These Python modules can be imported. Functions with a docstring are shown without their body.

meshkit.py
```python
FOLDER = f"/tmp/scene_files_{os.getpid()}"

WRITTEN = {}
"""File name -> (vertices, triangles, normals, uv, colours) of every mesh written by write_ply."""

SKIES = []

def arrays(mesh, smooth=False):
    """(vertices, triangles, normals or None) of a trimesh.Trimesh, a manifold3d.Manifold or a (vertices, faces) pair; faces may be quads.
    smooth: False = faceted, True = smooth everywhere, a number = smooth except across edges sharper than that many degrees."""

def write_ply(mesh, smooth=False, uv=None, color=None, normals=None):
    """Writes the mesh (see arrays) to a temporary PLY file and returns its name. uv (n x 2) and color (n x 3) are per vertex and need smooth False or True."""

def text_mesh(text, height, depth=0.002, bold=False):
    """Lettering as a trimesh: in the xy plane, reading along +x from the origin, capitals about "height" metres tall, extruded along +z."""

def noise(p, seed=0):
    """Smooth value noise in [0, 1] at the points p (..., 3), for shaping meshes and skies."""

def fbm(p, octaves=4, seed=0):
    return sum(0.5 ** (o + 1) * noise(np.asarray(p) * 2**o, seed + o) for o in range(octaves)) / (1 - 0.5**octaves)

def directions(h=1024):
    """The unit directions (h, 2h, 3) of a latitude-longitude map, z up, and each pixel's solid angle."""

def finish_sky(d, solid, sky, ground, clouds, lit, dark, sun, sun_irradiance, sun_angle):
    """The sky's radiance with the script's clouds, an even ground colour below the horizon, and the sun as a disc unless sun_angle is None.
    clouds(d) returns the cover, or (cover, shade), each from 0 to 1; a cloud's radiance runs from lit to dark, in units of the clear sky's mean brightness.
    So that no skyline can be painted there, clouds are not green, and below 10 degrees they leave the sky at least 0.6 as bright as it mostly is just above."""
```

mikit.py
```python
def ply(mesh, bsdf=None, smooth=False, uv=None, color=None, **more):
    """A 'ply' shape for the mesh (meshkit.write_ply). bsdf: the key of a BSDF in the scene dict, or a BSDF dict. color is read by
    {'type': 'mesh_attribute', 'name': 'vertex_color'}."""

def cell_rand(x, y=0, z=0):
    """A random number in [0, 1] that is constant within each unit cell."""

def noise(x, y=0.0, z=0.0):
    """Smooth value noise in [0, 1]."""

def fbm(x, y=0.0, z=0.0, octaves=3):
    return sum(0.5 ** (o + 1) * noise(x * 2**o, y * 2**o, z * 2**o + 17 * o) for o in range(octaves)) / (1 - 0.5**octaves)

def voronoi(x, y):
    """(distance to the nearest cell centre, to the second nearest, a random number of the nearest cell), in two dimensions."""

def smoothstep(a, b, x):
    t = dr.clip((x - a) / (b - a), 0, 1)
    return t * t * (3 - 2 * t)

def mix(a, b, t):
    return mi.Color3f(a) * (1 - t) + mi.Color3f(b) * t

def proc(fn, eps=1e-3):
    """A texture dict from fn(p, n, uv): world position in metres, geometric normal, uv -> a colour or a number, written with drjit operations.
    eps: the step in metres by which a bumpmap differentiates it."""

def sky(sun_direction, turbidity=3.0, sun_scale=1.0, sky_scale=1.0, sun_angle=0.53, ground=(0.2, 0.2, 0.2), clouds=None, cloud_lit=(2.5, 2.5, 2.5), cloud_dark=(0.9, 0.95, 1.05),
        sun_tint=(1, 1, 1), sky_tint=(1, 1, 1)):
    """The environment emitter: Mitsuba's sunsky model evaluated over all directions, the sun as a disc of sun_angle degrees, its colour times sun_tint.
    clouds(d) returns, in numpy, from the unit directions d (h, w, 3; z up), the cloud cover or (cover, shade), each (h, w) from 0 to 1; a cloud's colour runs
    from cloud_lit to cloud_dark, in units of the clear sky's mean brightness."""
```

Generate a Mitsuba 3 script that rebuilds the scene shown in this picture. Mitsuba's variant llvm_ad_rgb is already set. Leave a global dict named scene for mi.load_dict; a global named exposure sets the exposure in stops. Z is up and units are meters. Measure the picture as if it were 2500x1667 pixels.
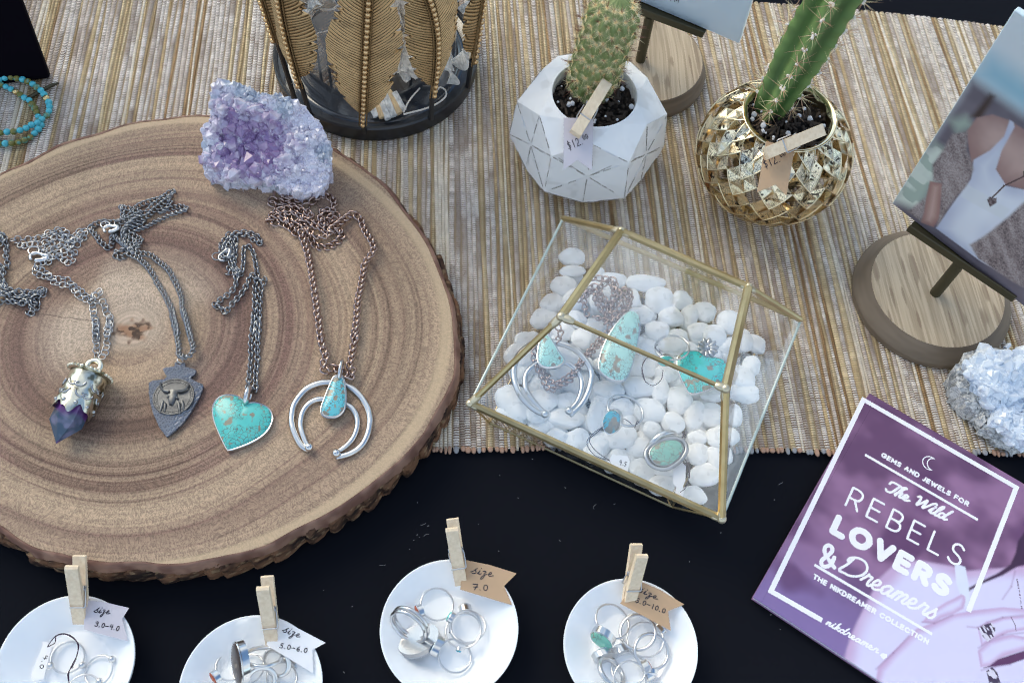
import math, random
import numpy as np, trimesh, drjit as dr, mitsuba as mi, mikit, meshkit
from mikit import proc, noise, fbm, voronoi, cell_rand, smoothstep, mix
from shapely.geometry import LineString, Polygon, Point
from shapely import affinity
from shapely.ops import unary_union
from scipy.spatial import ConvexHull

scene, labels = {}, {}
R = random.Random(7)
NR = np.random.RandomState(11)

# ------------------------------------------------------------------ camera (focal length and tilt measured on the photograph)
F, CX, CY = 2400.0, 1250.0, 833.5                    # in pixels of the 2500 x 1667 photograph
NAD = np.array([1130.0 - CX, 2110.0 - CY, F])       # vanishing point of the plumb line
VPY = np.array([985.0 - CX, 0, F])
VPY[1] = -(VPY[0] * NAD[0] + F * F) / NAD[1]         # vanishing point of the runner's ribs = world y
ZC = -NAD / np.linalg.norm(NAD)
YC = VPY / np.linalg.norm(VPY)
XC = np.cross(YC, ZC)
Rwc = np.stack([XC, YC, ZC])                         # camera (x right, y down, z forward) -> world
EYE_H = 0.50
_r0 = Rwc @ np.array([0, 0, 1.0])
EYE = np.array([0, 0, EYE_H]) - np.array([_r0[0], _r0[1], 0]) * (EYE_H / -_r0[2])

def ray(px, py):
    return Rwc @ np.array([px - CX, py - CY, F])

def at(px, py, z=0.0):
    d = ray(px, py)
    return EYE + d * ((z - EYE[2]) / d[2])

def proj(p):
    q = Rwc.T @ (np.asarray(p, float) - EYE)
    return np.array([q[0] / q[2] * F + CX, q[1] / q[2] * F + CY])

def mpp(px, py, z=0.0):
    """metres per photograph pixel at a place"""
    return (Rwc.T @ (at(px, py, z) - EYE))[2] / F

def projv(p):
    q = (np.asarray(p, float) - EYE) @ Rwc
    return q[..., :2] / q[..., 2:] * F + [CX, CY]

def h_for(p, py):
    """height above p (straight up) that shows at image row py"""
    lo, hi = 0, 0.45
    for _ in range(40):
        m = (lo + hi) / 2
        if proj(np.array(p) + [0, 0, m])[1] > py: lo = m
        else: hi = m
    return lo

V3 = lambda *a: np.array(a, float)
_f = Rwc @ V3(0, 0, 1); _u = Rwc @ V3(0, -1, 0)
scene['camera'] = {'type': 'perspective', 'fov': math.degrees(2 * math.atan(CX / F)), 'fov_axis': 'x', 'near_clip': 0.02, 'far_clip': 60.0,
                   'to_world': mi.ScalarTransform4f().look_at(origin=EYE.tolist(), target=(EYE + _f).tolist(), up=_u.tolist())}

# ------------------------------------------------------------------ light: open shade under a soft blue, partly clouded sky
def clouds(d):
    q = d / (np.abs(d[..., 2:]) + 0.25)
    n = meshkit.fbm(np.concatenate([q[..., :2] * 1.3 + 9, q[..., 2:] * 0], -1), 5, seed=3)
    c = np.clip((n - 0.42) * 5.0, 0, 1)
    return c, np.clip((n - 0.5) * 2.2, 0, 1)

scene['sky'] = mikit.sky(V3(-0.45, 0.55, 0.62), turbidity=3, sun_scale=0.2, sun_angle=34, sky_scale=1.0, ground=(0.16, 0.15, 0.14), clouds=clouds,
                         sun_tint=(.92, 1.0, 1.06), cloud_lit=(2.02, 2.18, 2.26), cloud_dark=(0.72, 0.84, .96), sky_tint=(1.03, 1.06, 1.01))
exposure = 2.88

# ------------------------------------------------------------------ helpers
def num(key):
    if key not in USED:
        USED[key] = 0
        return key
    USED[key] += 1
    return f"{key}_{USED[key]:03d}"
USED = {}

def add(key, mesh, bsdf, smooth=30, label=None, cat=None, group=None, kind=None, **kw):
    """one entry of the scene; key is numbered when it is taken"""
    key = num(key)
    if isinstance(mesh, list): mesh = trimesh.util.concatenate(mesh)
    if kw.get('uv') is not None and smooth not in (True, False): smooth = True
    scene[key] = mikit.ply(mesh, 'mat_' + bsdf, smooth, **kw)
    tag(key, label, cat, group, kind)
    return key

def tag(key, label=None, cat=None, group=None, kind=None):
    d = {k: v for k, v in (('label', label), ('category', cat), ('group', group), ('kind', kind)) if v}
    if d: labels[key] = d

def thing(name, label, cat, group=None):
    key = num(name)
    tag(key, label, cat, group)
    return key

def TM(v, f): return trimesh.Trimesh(np.asarray(v, float), np.asarray(f, int), process=False)
def cat(ms): return trimesh.util.concatenate([m for m in ms if m is not None])
def unit(v): v = np.asarray(v, float); return v / (np.linalg.norm(v) + 1e-15)

def basis(z, x=None):
    z = unit(z)
    if x is None: x = V3(1, 0, 0) if abs(z[0]) < .8 else V3(0, 1, 0)
    y = unit(np.cross(z, x)); x = np.cross(y, z)
    return np.stack([x, y, z], 1)

def place(mesh, o=(0, 0, 0), B=None, s=1.0):
    m = mesh.copy()
    v = np.asarray(m.vertices) * s
    if B is not None: v = v @ np.asarray(B).T
    m.vertices = v + np.asarray(o)
    return m

def rotz(a):
    c, s = math.cos(a), math.sin(a)
    return np.array([[c, -s, 0], [s, c, 0], [0, 0, 1.0]])
def rotx(a):
    c, s = math.cos(a), math.sin(a)
    return np.array([[1.0, 0, 0], [0, c, -s], [0, s, c]])
def roty(a):
    c, s = math.cos(a), math.sin(a)
    return np.array([[c, 0, s], [0, 1.0, 0], [-s, 0, c]])

def spline(pts, n, closed=False):
    """points on a Catmull-Rom curve, evenly spaced"""
    p = np.asarray(pts, float)
    if closed: p = np.vstack([p[-1:], p, p[:2]])
    else: p = np.vstack([2 * p[:1] - p[1:2], p, 2 * p[-1:] - p[-2:-1]])
    out = []
    for i in range(1, len(p) - 2):
        t = np.linspace(0, 1, 14, endpoint=False)[:, None]
        a, b, c, d = p[i - 1:i + 3]
        out.append(.5 * (2 * b + (c - a) * t + (2 * a - 5 * b + 4 * c - d) * t**2 + (3 * b - a - 3 * c + d) * t**3))
    out.append(p[-2:-1])
    q = np.vstack(out)
    L = np.r_[0, np.cumsum(np.linalg.norm(np.diff(q, axis=0), axis=1))]
    s = np.linspace(0, L[-1], n, endpoint=not closed)
    return np.stack([np.interp(s, L, q[:, k]) for k in range(q.shape[1])], 1)

def frames(p, closed=False, up=None):
    t = np.roll(p, -1, 0) - np.roll(p, 1, 0) if closed else np.gradient(p, axis=0)
    t = t / (np.linalg.norm(t, axis=1, keepdims=True) + 1e-15)
    a = np.zeros_like(p)
    x = unit(np.cross(t[0], up if up is not None else ([0, 0, 1.0] if abs(t[0][2]) < .9 else [1.0, 0, 0])))
    for i in range(len(p)):
        if up is not None and abs(t[i] @ up) < .98: x = np.cross(t[i], up)
        x = unit(x - t[i] * (x @ t[i])); a[i] = x
    return t, a, np.cross(a, t)

def tube(pts, r, sides=6, closed=False, cap=True, flat=1.0, up=None, twist=0.0):
    """sweep of a circle (flat: its height over its width) along the points"""
    p = np.asarray(pts, float); n = len(p)
    t, a, b = frames(p, closed, up)
    r = np.broadcast_to(r, (n,))
    ang = np.arange(sides) * 2 * np.pi / sides
    v = p[:, None] + r[:, None, None] * (np.cos(ang)[None, :, None] * a[:, None] + flat * np.sin(ang)[None, :, None] * b[:, None])
    if twist:
        w = ang[None] + np.arange(n)[:, None] * twist
        v = p[:, None] + r[:, None, None] * (np.cos(w)[..., None] * a[:, None] + flat * np.sin(w)[..., None] * b[:, None])
    v = v.reshape(-1, 3)
    m = n if closed else n - 1
    i, j = np.meshgrid(np.arange(m), np.arange(sides), indexing='ij')
    i2, j2 = (i + 1) % n, (j + 1) % sides
    q = np.stack([i * sides + j, i * sides + j2, i2 * sides + j2, i2 * sides + j], -1).reshape(-1, 4)
    f = np.vstack([q[:, [0, 2, 1]], q[:, [0, 3, 2]]])
    if not closed and cap:
        e = len(v)
        v = np.vstack([v, p[0], p[-1]])
        k = np.arange(sides); k2 = (k + 1) % sides; o = (n - 1) * sides
        f = np.vstack([f, np.stack([k, k2, k * 0 + e], 1), np.stack([o + k2, o + k, k * 0 + e + 1], 1)])
    return TM(v, f)

def ring_pts(rx, ry=None, n=32, o=(0, 0, 0), B=None, a0=0.0, a1=2 * math.pi):
    full = abs(a1 - a0 - 2 * math.pi) < 1e-6
    t = np.linspace(a0, a1, n, endpoint=not full)
    p = np.stack([rx * np.cos(t), (ry or rx) * np.sin(t), 0 * t], 1)
    if B is not None: p = p @ np.asarray(B).T
    return p + np.asarray(o)

def lathe(prof, n=48, closed=False):
    """prof: (radius, z) from the axis or rim on; turned about z"""
    p = np.asarray(prof, float); m = len(p)
    t = np.arange(n) * 2 * np.pi / n
    v = np.stack([p[:, None, 0] * np.cos(t), p[:, None, 0] * np.sin(t), np.broadcast_to(p[:, None, 1], (m, n))], -1).reshape(-1, 3)
    i, j = np.meshgrid(np.arange(m if closed else m - 1), np.arange(n), indexing='ij')
    i2, j2 = (i + 1) % m, (j + 1) % n
    q = np.stack([i * n + j, i * n + j2, i2 * n + j2, i2 * n + j], -1).reshape(-1, 4)
    me = TM(v, np.vstack([q[:, [0, 2, 1]], q[:, [0, 3, 2]]]))
    me.merge_vertices(); me.update_faces(me.nondegenerate_faces()); me.remove_unreferenced_vertices()
    return me

def hull(pts):
    pts = np.asarray(pts, float)
    h = ConvexHull(pts)
    used = np.unique(h.simplices); mp = -np.ones(len(pts), int); mp[used] = np.arange(len(used))
    f = mp[h.simplices]; v = pts[used]; c = v.mean(0)
    n = np.cross(v[f[:, 1]] - v[f[:, 0]], v[f[:, 2]] - v[f[:, 0]])
    flip = ((v[f].mean(1) - c) * n).sum(1) < 0
    f[flip] = f[flip][:, ::-1]
    return TM(v, f)

def rbox(lx, ly, lz, b=0.0004):
    """box with chamfered edges, centred"""
    h = np.array([lx, ly, lz]) / 2; p = []
    for sx in (-1, 1):
        for sy in (-1, 1):
            for sz in (-1, 1):
                s = np.array([sx, sy, sz])
                for k in range(3):
                    o = h - b; o[k] = h[k]; p.append(s * o)
    return hull(p)

def beam(p, q, w, h, up=(0, 0, 1), b=0.0003):
    d = np.asarray(q, float) - p
    x = unit(d); y = unit(np.cross(up, x)); z = np.cross(x, y)
    return place(rbox(np.linalg.norm(d), w, h, b), (np.asarray(p) + q) / 2, np.stack([x, y, z], 1))

def extr(poly, h, z0=0.0):
    ps = getattr(poly, 'geoms', [poly])
    ms = [trimesh.creation.extrude_polygon(g, h, engine='earcut') for g in ps if not g.is_empty and g.area > 1e-12]
    m = cat(ms)
    m.apply_translation([0, 0, z0])
    return m

def dome(outline, h, n=7, edge=0.0, e=1.0, bottom=True):
    """domed cabochon over a star-shaped outline (k x 2), its centre the mean; edge: height of the straight side"""
    o = np.asarray(outline, float); c = o.mean(0); k = len(o)
    rows = [(1.0, 0.0)] if bottom else []
    rows += [(math.cos(a) ** e, edge + h * math.sin(a)) for a in np.linspace(0, math.pi / 2, n)[:-1]]
    v = np.vstack([np.c_[c + (o - c) * s, np.full(k, z)] for s, z in rows] + [[[*c, edge + h], [*c, 0]]])
    i, j = np.meshgrid(np.arange(len(rows) - 1), np.arange(k), indexing='ij'); j2 = (j + 1) % k
    q = np.stack([i * k + j, i * k + j2, (i + 1) * k + j2, (i + 1) * k + j], -1).reshape(-1, 4)
    jj = np.arange(k); o2 = (len(rows) - 1) * k; top = len(v) - 2
    f = np.vstack([q[:, [0, 1, 2]], q[:, [0, 2, 3]], np.stack([o2 + jj, o2 + (jj + 1) % k, jj * 0 + top], 1), np.stack([(jj + 1) % k, jj, jj * 0 + top + 1], 1)])
    if Polygon(o).exterior.is_ccw is False: f = f[:, ::-1]
    return TM(v, f)

def ico(sub=2): return trimesh.creation.icosphere(subdivisions=sub)

def fbmv(p, octaves=3, seed=0): return meshkit.fbm(np.asarray(p), octaves, seed)

def stroke(lines, w, s=1.0):
    """polylines in 2-D -> one flat polygon of pen width w"""
    return unary_union([LineString(np.asarray(l, float) * s).buffer(w / 2, 4) if len(l) > 1 else Point(np.asarray(l[0]) * s).buffer(w * .62, 6) for l in lines])

def rgb(*c): return {'type': 'rgb', 'value': list(c)}
def mat(name, color=(.5, .5, .5), rough=.5, **kw):
    c = color if isinstance(color, dict) else rgb(*color)
    scene['mat_' + name] = {'type': 'twosided', 'bsdf': {'type': 'principled', 'base_color': c, 'roughness': rough, **kw}}
def matb(name, color, rough, bump, scale, **kw):
    c = color if isinstance(color, dict) else rgb(*color)
    scene['mat_' + name] = {'type': 'twosided', 'bsdf': {'type': 'bumpmap', 'arbitrary': bump, 'scale': scale, 'bsdf': {'type': 'principled', 'base_color': c, 'roughness': rough, **kw}}}
# ------------------------------------------------------------------ black tablecloth
def cloth_bump(p, n, uv):
    return (noise(p.x * 2600, p.y * 2600) * .5 + fbm(p.x * 700, p.y * 900, 0, 2)) * .5
matb('black_cloth', (.0075, .0083, .0122), .95, proc(cloth_bump, 2e-4), .0005, sheen=.14, specular=.05)
g = np.linspace(-1, 1, 91)
gx, gy = np.meshgrid(g * 1.1, g * .7 + .1, indexing='ij')
zz = -.004 + .0035 * np.minimum(1, fbmv(np.stack([gx * 3, gy * 3, gx * 0], -1), 3, 5))
zz -= .02 * np.clip((np.abs(gx) - .8) / .3, 0, 1)
idx = np.arange(91 * 91).reshape(91, 91)
q = np.stack([idx[:-1, :-1], idx[1:, :-1], idx[1:, 1:], idx[:-1, 1:]], -1).reshape(-1, 4)
add('tablecloth', TM(np.stack([gx, gy, zz], -1).reshape(-1, 3), np.vstack([q[:, [0, 1, 2]], q[:, [0, 2, 3]]])), 'black_cloth', True,
    'smooth black tablecloth under the whole jewellery display', 'tablecloth', kind='structure')
mat('lint', (.30, .30, .31), .9)
lint = []
for px, py in [(1168, 1279), (1040, 1304), (1034, 1280), (1045, 1283), (1018, 1305), (1010, 1318), (1024, 1311), (1217, 1345), (1367, 1319), (934, 1380), (1684, 1370), (860, 1480), (790, 1440), (1500, 1230), (1380, 1190), (1300, 1120),
               (1020, 1226), (1560, 1520), (1760, 1300), (1905, 1180), (1890, 1220), (1905, 1535), (1882, 1500), (1915, 1080), (1220, 1160), (1265, 1215), (1450, 1235), (310, 1560), (840, 1640), (1000, 1340)]:
    o = at(px, py, .0006); a = R.uniform(0, 6); L = R.choice([.00025, .0003, .0004, .0005, .0015])
    t = np.linspace(-1, 1, 5)[:, None]
    lint.append(tube(o + t * L * V3(math.cos(a), math.sin(a), .1) + (t**2) * R.uniform(-.5, .5) * L * V3(-math.sin(a), math.cos(a), 0), .00008 if L > .001 else .00013, 4))
add('lint', lint, 'lint', True, 'tiny pale lint specks scattered over the black cloth', 'lint', kind='stuff')

# ------------------------------------------------------------------ woven runner: one part per rib
def pick(t, cols):
    c = mi.Color3f(cols[-1])
    for k in range(len(cols) - 2, -1, -1): c = dr.select(t < k + 1, mi.Color3f(cols[k]), c)
    return c
THREAD = [(.76, .69, .62), (.68, .55, .35), (.66, .57, .49), (.60, .45, .25), (.78, .70, .58), (.47, .30, .15)]
CORE = [(.17, .105, .065), (.34, .23, .11), (.22, .15, .11), (.24, .15, .07), (.50, .41, .30), (.17, .09, .035)]
def rib_v(uv):
    fr = uv.x - dr.floor(uv.x)
    s = uv.y * (1 / .00145) + fr * 7.3 + noise(uv.y * 90, fr * 90) * .8
    return dr.abs(dr.sin(s * math.pi))
def rib_col(p, n, uv):
    fr = uv.x - dr.floor(uv.x)
    w = smoothstep(.25, .85, rib_v(uv) + (noise(uv.y * 260, fr * 55) - .5) * .5)
    slub = fbm(uv.y * 26, fr * 91, 0, 2)
    th = pick(uv.x, THREAD) * (.78 + .42 * noise(uv.y * 700, fr * 77))
    th = mix(th, pick(uv.x, CORE), smoothstep(.55, .72, slub) * .55)
    return mix(pick(uv.x, CORE), th, w)
def rib_bump(p, n, uv): return rib_v(uv)
RC, RB = proc(rib_col), proc(rib_bump, 1.5e-4)
matb('runner_thread', RC, .75, RB, .0004, specular=.25)
matb('runner_gold', RC, .38, RB, .0004, metallic=.55, specular=.5)
mat('reed_end', (.42, .25, .17), .7)
def y_front(x): return -.0645 - .042 * (x + .0457) + .0006 * math.sin(x * 60)
def y_back(x): return .272 - .055 * (x - .146) - .16 * max(0, x - .146)**2 * 2
gg = np.linspace(-.365, .415, 60)
x = -.365
tag(num('table_runner'), 'woven table runner of cream, grey and gold ribs laid across the black cloth', 'table runner')
strips = 0
prev = 0
mat('backing', (.30, .215, .13), .9)
bv = np.array([[a, b, .0005] for a in gg for b in (y_front(a) + .001, y_back(a) - .001)])
bf = np.array([[2 * i, 2 * i + 2, 2 * i + 3] for i in range(59)] + [[2 * i, 2 * i + 3, 2 * i + 1] for i in range(59)])
add('table_runner__backing', TM(bv, bf), 'backing', False)
while x < .415:
    u = R.random()
    warm = min(1, max(0, (x + .1) * 2.2))
    if u < .30 - .06 * warm: t, w = 0, R.uniform(.0024, .0037)
    elif u < .46: t, w = 4, R.uniform(.0014, .0027)
    elif u < .60 - .08 * warm: t, w = 2, R.uniform(.0022, .0033)
    elif u < .80: t, w = 1, R.uniform(.0018, .0036)
    elif u < .95: t, w = 3, R.uniform(.0015, .0025)
    else: t, w = 5, R.uniform(.0014, .0022)
    if t == prev and t in (1, 3, 5): t = 0
    prev = t
    xc = x + w / 2
    n = 16
    ys = np.linspace(y_front(xc) - R.uniform(-.0003, .001), y_back(xc), n)
    fr = .02 + .96 * R.random()
    lx = .00045 * np.array([math.sin(y * 31 + strips * .9) + .7 * math.sin(y * 77 + strips * 2.1) for y in ys]) + .0013 * np.sin(ys * 9 + xc * 7)
    wv = 1 + .12 * (NR.rand(n) - .5)
    hh = w * .22 * (1 + .2 * (NR.rand(n) - .5)) + .0004
    hh[0] *= .8
    ang = np.linspace(math.pi, 0, 7)
    v = np.stack([(xc + lx)[:, None] + np.cos(ang) * (w * .5 * wv)[:, None], np.broadcast_to(ys[:, None], (n, 7)), .0003 + np.sin(ang) * hh[:, None]], -1).reshape(-1, 3)
    i, j = np.meshgrid(np.arange(n - 1), np.arange(6), indexing='ij')
    q = np.stack([i * 7 + j, i * 7 + j + 1, (i + 1) * 7 + j + 1, (i + 1) * 7 + j], -1).reshape(-1, 4)
    f = np.vstack([q[:, [0, 2, 1]][:, ::-1], q[:, [0, 3, 2]][:, ::-1], [[0, k + 1, k] for k in range(1, 6)]])
    m = TM(v, f)
    uv = np.stack([np.full(len(v), t + fr), v[:, 1]], 1)
    add('table_runner__rib', m, 'runner_gold' if t in (1, 3, 5) and R.random() < .75 else 'runner_thread', True, uv=uv)
    if w > .0017 and -.11 < x < .36:
        e = ico(1); e.vertices = e.vertices * [w * .47, .0022 * R.uniform(.6, 1.2), .0011] + [xc + lx[0], ys[0] - .0001, .0010]
        add('table_runner__reed_end', e, 'reed_end' if R.random() < .7 else 'lint', True)
    x += w + R.uniform(0, .00025)
    strips += 1

# ------------------------------------------------------------------ round wood slice
ZT = .023
top_px = [(-20, 440), (70, 397), (145, 360), (249, 325), (344, 300), (440, 288), (513, 287), (600, 296), (700, 318), (800, 362), (874, 404), (948, 470), (1012, 555), (1066, 650), (1097, 748), (1110, 830), (1102, 921), (1084, 964), (1036, 1052), (988, 1107), (908, 1180), (813, 1240),
          (712, 1298), (620, 1337), (542, 1360), (455, 1371), (361, 1372), (217, 1363), (108, 1341), (0, 1286), (-90, 1225)]
tw = np.array([at(a, b, ZT)[:2] for a, b in top_px])
PITH = at(319, 802, ZT)
a0 = tw - PITH[:2]
th = np.unwrap(np.arctan2(a0[:, 1], a0[:, 0])[::-1])[::-1]
left = np.linspace(th[-1], th[0] - 2 * math.pi, 10)[1:-1] if th[0] > th[-1] else np.linspace(th[-1], th[0] + 2 * math.pi, 10)[1:-1]
rr = np.linalg.norm(a0, axis=1)
TH = np.r_[th, left]; RR = np.r_[rr, np.interp(np.linspace(0, 1, 10)[1:-1], [0, .5, 1], [rr[-1], .172, rr[0]])]
NK = 4
A = np.stack([np.ones_like(TH)] + [fn(k * TH) for k in range(1, NK + 1) for fn in (np.cos, np.sin)], 1)
FC = np.linalg.lstsq(A, RR, rcond=None)[0]
o = np.argsort(TH % (2 * math.pi))
THs, RRs = (TH % (2 * math.pi))[o], RR[o]
def rim(t): return np.interp(np.asarray(t) % (2 * math.pi), np.r_[THs[-1] - 2 * math.pi, THs, THs[0] + 2 * math.pi], np.r_[RRs[-1], RRs, RRs[0]])
def wood_s(p):
    x, y = p.x - float(PITH[0]), p.y - float(PITH[1])
    r = dr.sqrt(x * x + y * y); t = dr.atan2(y, x)
    Rm = mi.Float(float(FC[0]))
    for k in range(1, NK + 1): Rm = Rm + float(FC[2 * k - 1]) * dr.cos(k * t) + float(FC[2 * k]) * dr.sin(k * t)
    Rb = dr.lerp(mi.Float(.175), Rm, smoothstep(.1, .9, r / .18))
    return x, y, r, t, r / Rb
def wood_pore(x, y, r):
    wx = x + (noise(x * 130, y * 130, 3) - .5) * .0045 + (noise(x * 420, y * 420, 8) - .5) * .0012
    wy = y + (noise(x * 130, y * 130, 11) - .5) * .0045 + (noise(x * 420, y * 420, 15) - .5) * .0012
    rr_ = dr.sqrt(wx * wx + wy * wy); tt = dr.atan2(wy, wx)
    k = dr.floor(rr_ * 40 + 1)
    a = noise(rr_ * 1150, tt * 52 * k + k * 5.3, 5)
    b = noise(wx * 2600, wy * 2200, 2)
    return a * .55 + b * .45
def wood_col(p, n, uv):
    x, y, r, t, s = wood_s(p)
    warp = (fbm(x * 10, y * 10, 0, 2) - .5) * .10
    u = s + warp
    broad = noise(u * 7.5 + 1.7, noise(x * 5, y * 5) * .8)
    mid = fbm(u * 26, x * 3, y * 3 + 7, 2)
    fine = fbm(u * 105, x * 6, y * 6, 2)
    d = smoothstep(.26, .68, broad * .52 + mid * .40 + fine * .16)
    d = d * (.48 + .52 * smoothstep(.12, .50, s)) * (1 - .70 * smoothstep(.80, .95, s)) + .16 * smoothstep(.24, .40, u) * smoothstep(.80, .55, u)
    d = d + .26 * (smoothstep(.54, .78, mid) * .6 + smoothstep(.50, .76, fine)) * smoothstep(.97, .88, s) * smoothstep(.2, .3, s)
    pinkish = smoothstep(.40, .62, noise(x * 14 + 3, y * 14, 2))
    base = mix((.445, .315, .210), mix((.165, .096, .068), (.190, .106, .082), pinkish), dr.clip(d, 0, 1))
    base = mix(base, (.54, .42, .32), smoothstep(.50, .75, noise(x * 26 + 2, y * 26 + 5, 4)) * smoothstep(.36, .16, s) * .65)
    pore = wood_pore(x, y, r)
    pg = smoothstep(.02, .12, s)
    gr = fbm((s + warp * .6) * 150 + noise(x * 40, y * 40) * .7, x * 4, y * 4, 2)
    base = base * (1 - .19 * smoothstep(.52, .72, gr) * smoothstep(.15, .3, s)) * (1 + .09 * smoothstep(.45, .28, gr))
    base = base * (1 - .30 * smoothstep(.46, .70, pore) * pg)
    base = base * (1 + .18 * smoothstep(.46, .26, pore) * pg)
    base = mix(base, (.58, .43, .27), smoothstep(.945, .965, s) * smoothstep(1.0, .985, s) * .6)
    # the pith and its knot, thin rings around it, and the crack to the left
    ringp = dr.sin((r + (noise(x * 120, y * 120, 4) - .5) * .004) * 2600) * .5 + .5
    base = base * (1 - .13 * ringp * smoothstep(.045, .006, r))
    arcs = fbm((r + (noise(x * 30, y * 30, 4) - .5) * .006) * 420, x * 8, y * 8, 2)
    base = base * (1 + .30 * (arcs - .5) * smoothstep(.085, .05, r))
    kx, ky = x - .0015, y + .0015
    kn = dr.sqrt(kx * kx * .8 + ky * ky * 1.6) + (noise(x * 330, y * 330, 9) - .5) * .008
    base = mix(base, (.27, .12, .055), smoothstep(.0095, .003, kn) * .8)
    base = mix(base, (.035, .018, .012), smoothstep(.50, .66, fbm(x * 260 + 4, y * 330, 6, 2)) * smoothstep(.0085, .004, kn) * .9)
    cr = dr.abs(y - .004 - (x + .018) * -.22 + (noise(x * 240, 2) - .5) * .0012)
    base = mix(base, (.10, .06, .045), smoothstep(.00035, .00012, cr) * smoothstep(-.052, -.048, x) * smoothstep(-.014, -.02, x) * .8)
    return dr.clip(base, 0.004, .9)
def wood_bump(p, n, uv):
    x, y = p.x - float(PITH[0]), p.y - float(PITH[1])
    return wood_pore(x, y, 0)
matb('slice_wood', proc(wood_col), .62, proc(wood_bump, 2e-4), -.00018, specular=.3)
def bark_col(p, n, uv):
    a = fbm(p.x * 120, p.y * 120, p.z * 160, 3); b = noise(p.x * 420, p.y * 420, p.z * 500)
    c = mix((.045, .024, .017), (.19, .095, .052), smoothstep(.34, .66, a))
    c = mix(c, (.34, .23, .13), smoothstep(.6, .8, b) * .5)
    return mix(c, (.018, .012, .01), smoothstep(.42, .28, a) * .8)
def bark_bump(p, n, uv): return fbm(p.x * 420, p.y * 420, p.z * 420, 3)
matb('bark', proc(bark_col), .85, proc(bark_bump, 3e-4), .0011, specular=.2)
def cambium_col(p, n, uv):
    a = fbm(p.x * 160, p.y * 160, p.z * 60, 2)
    return mix((.16, .075, .052), (.29, .16, .11), smoothstep(.3, .7, a))
matb('inner_bark', proc(cambium_col), .7, proc(bark_bump, 3e-4), .0004)

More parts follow.
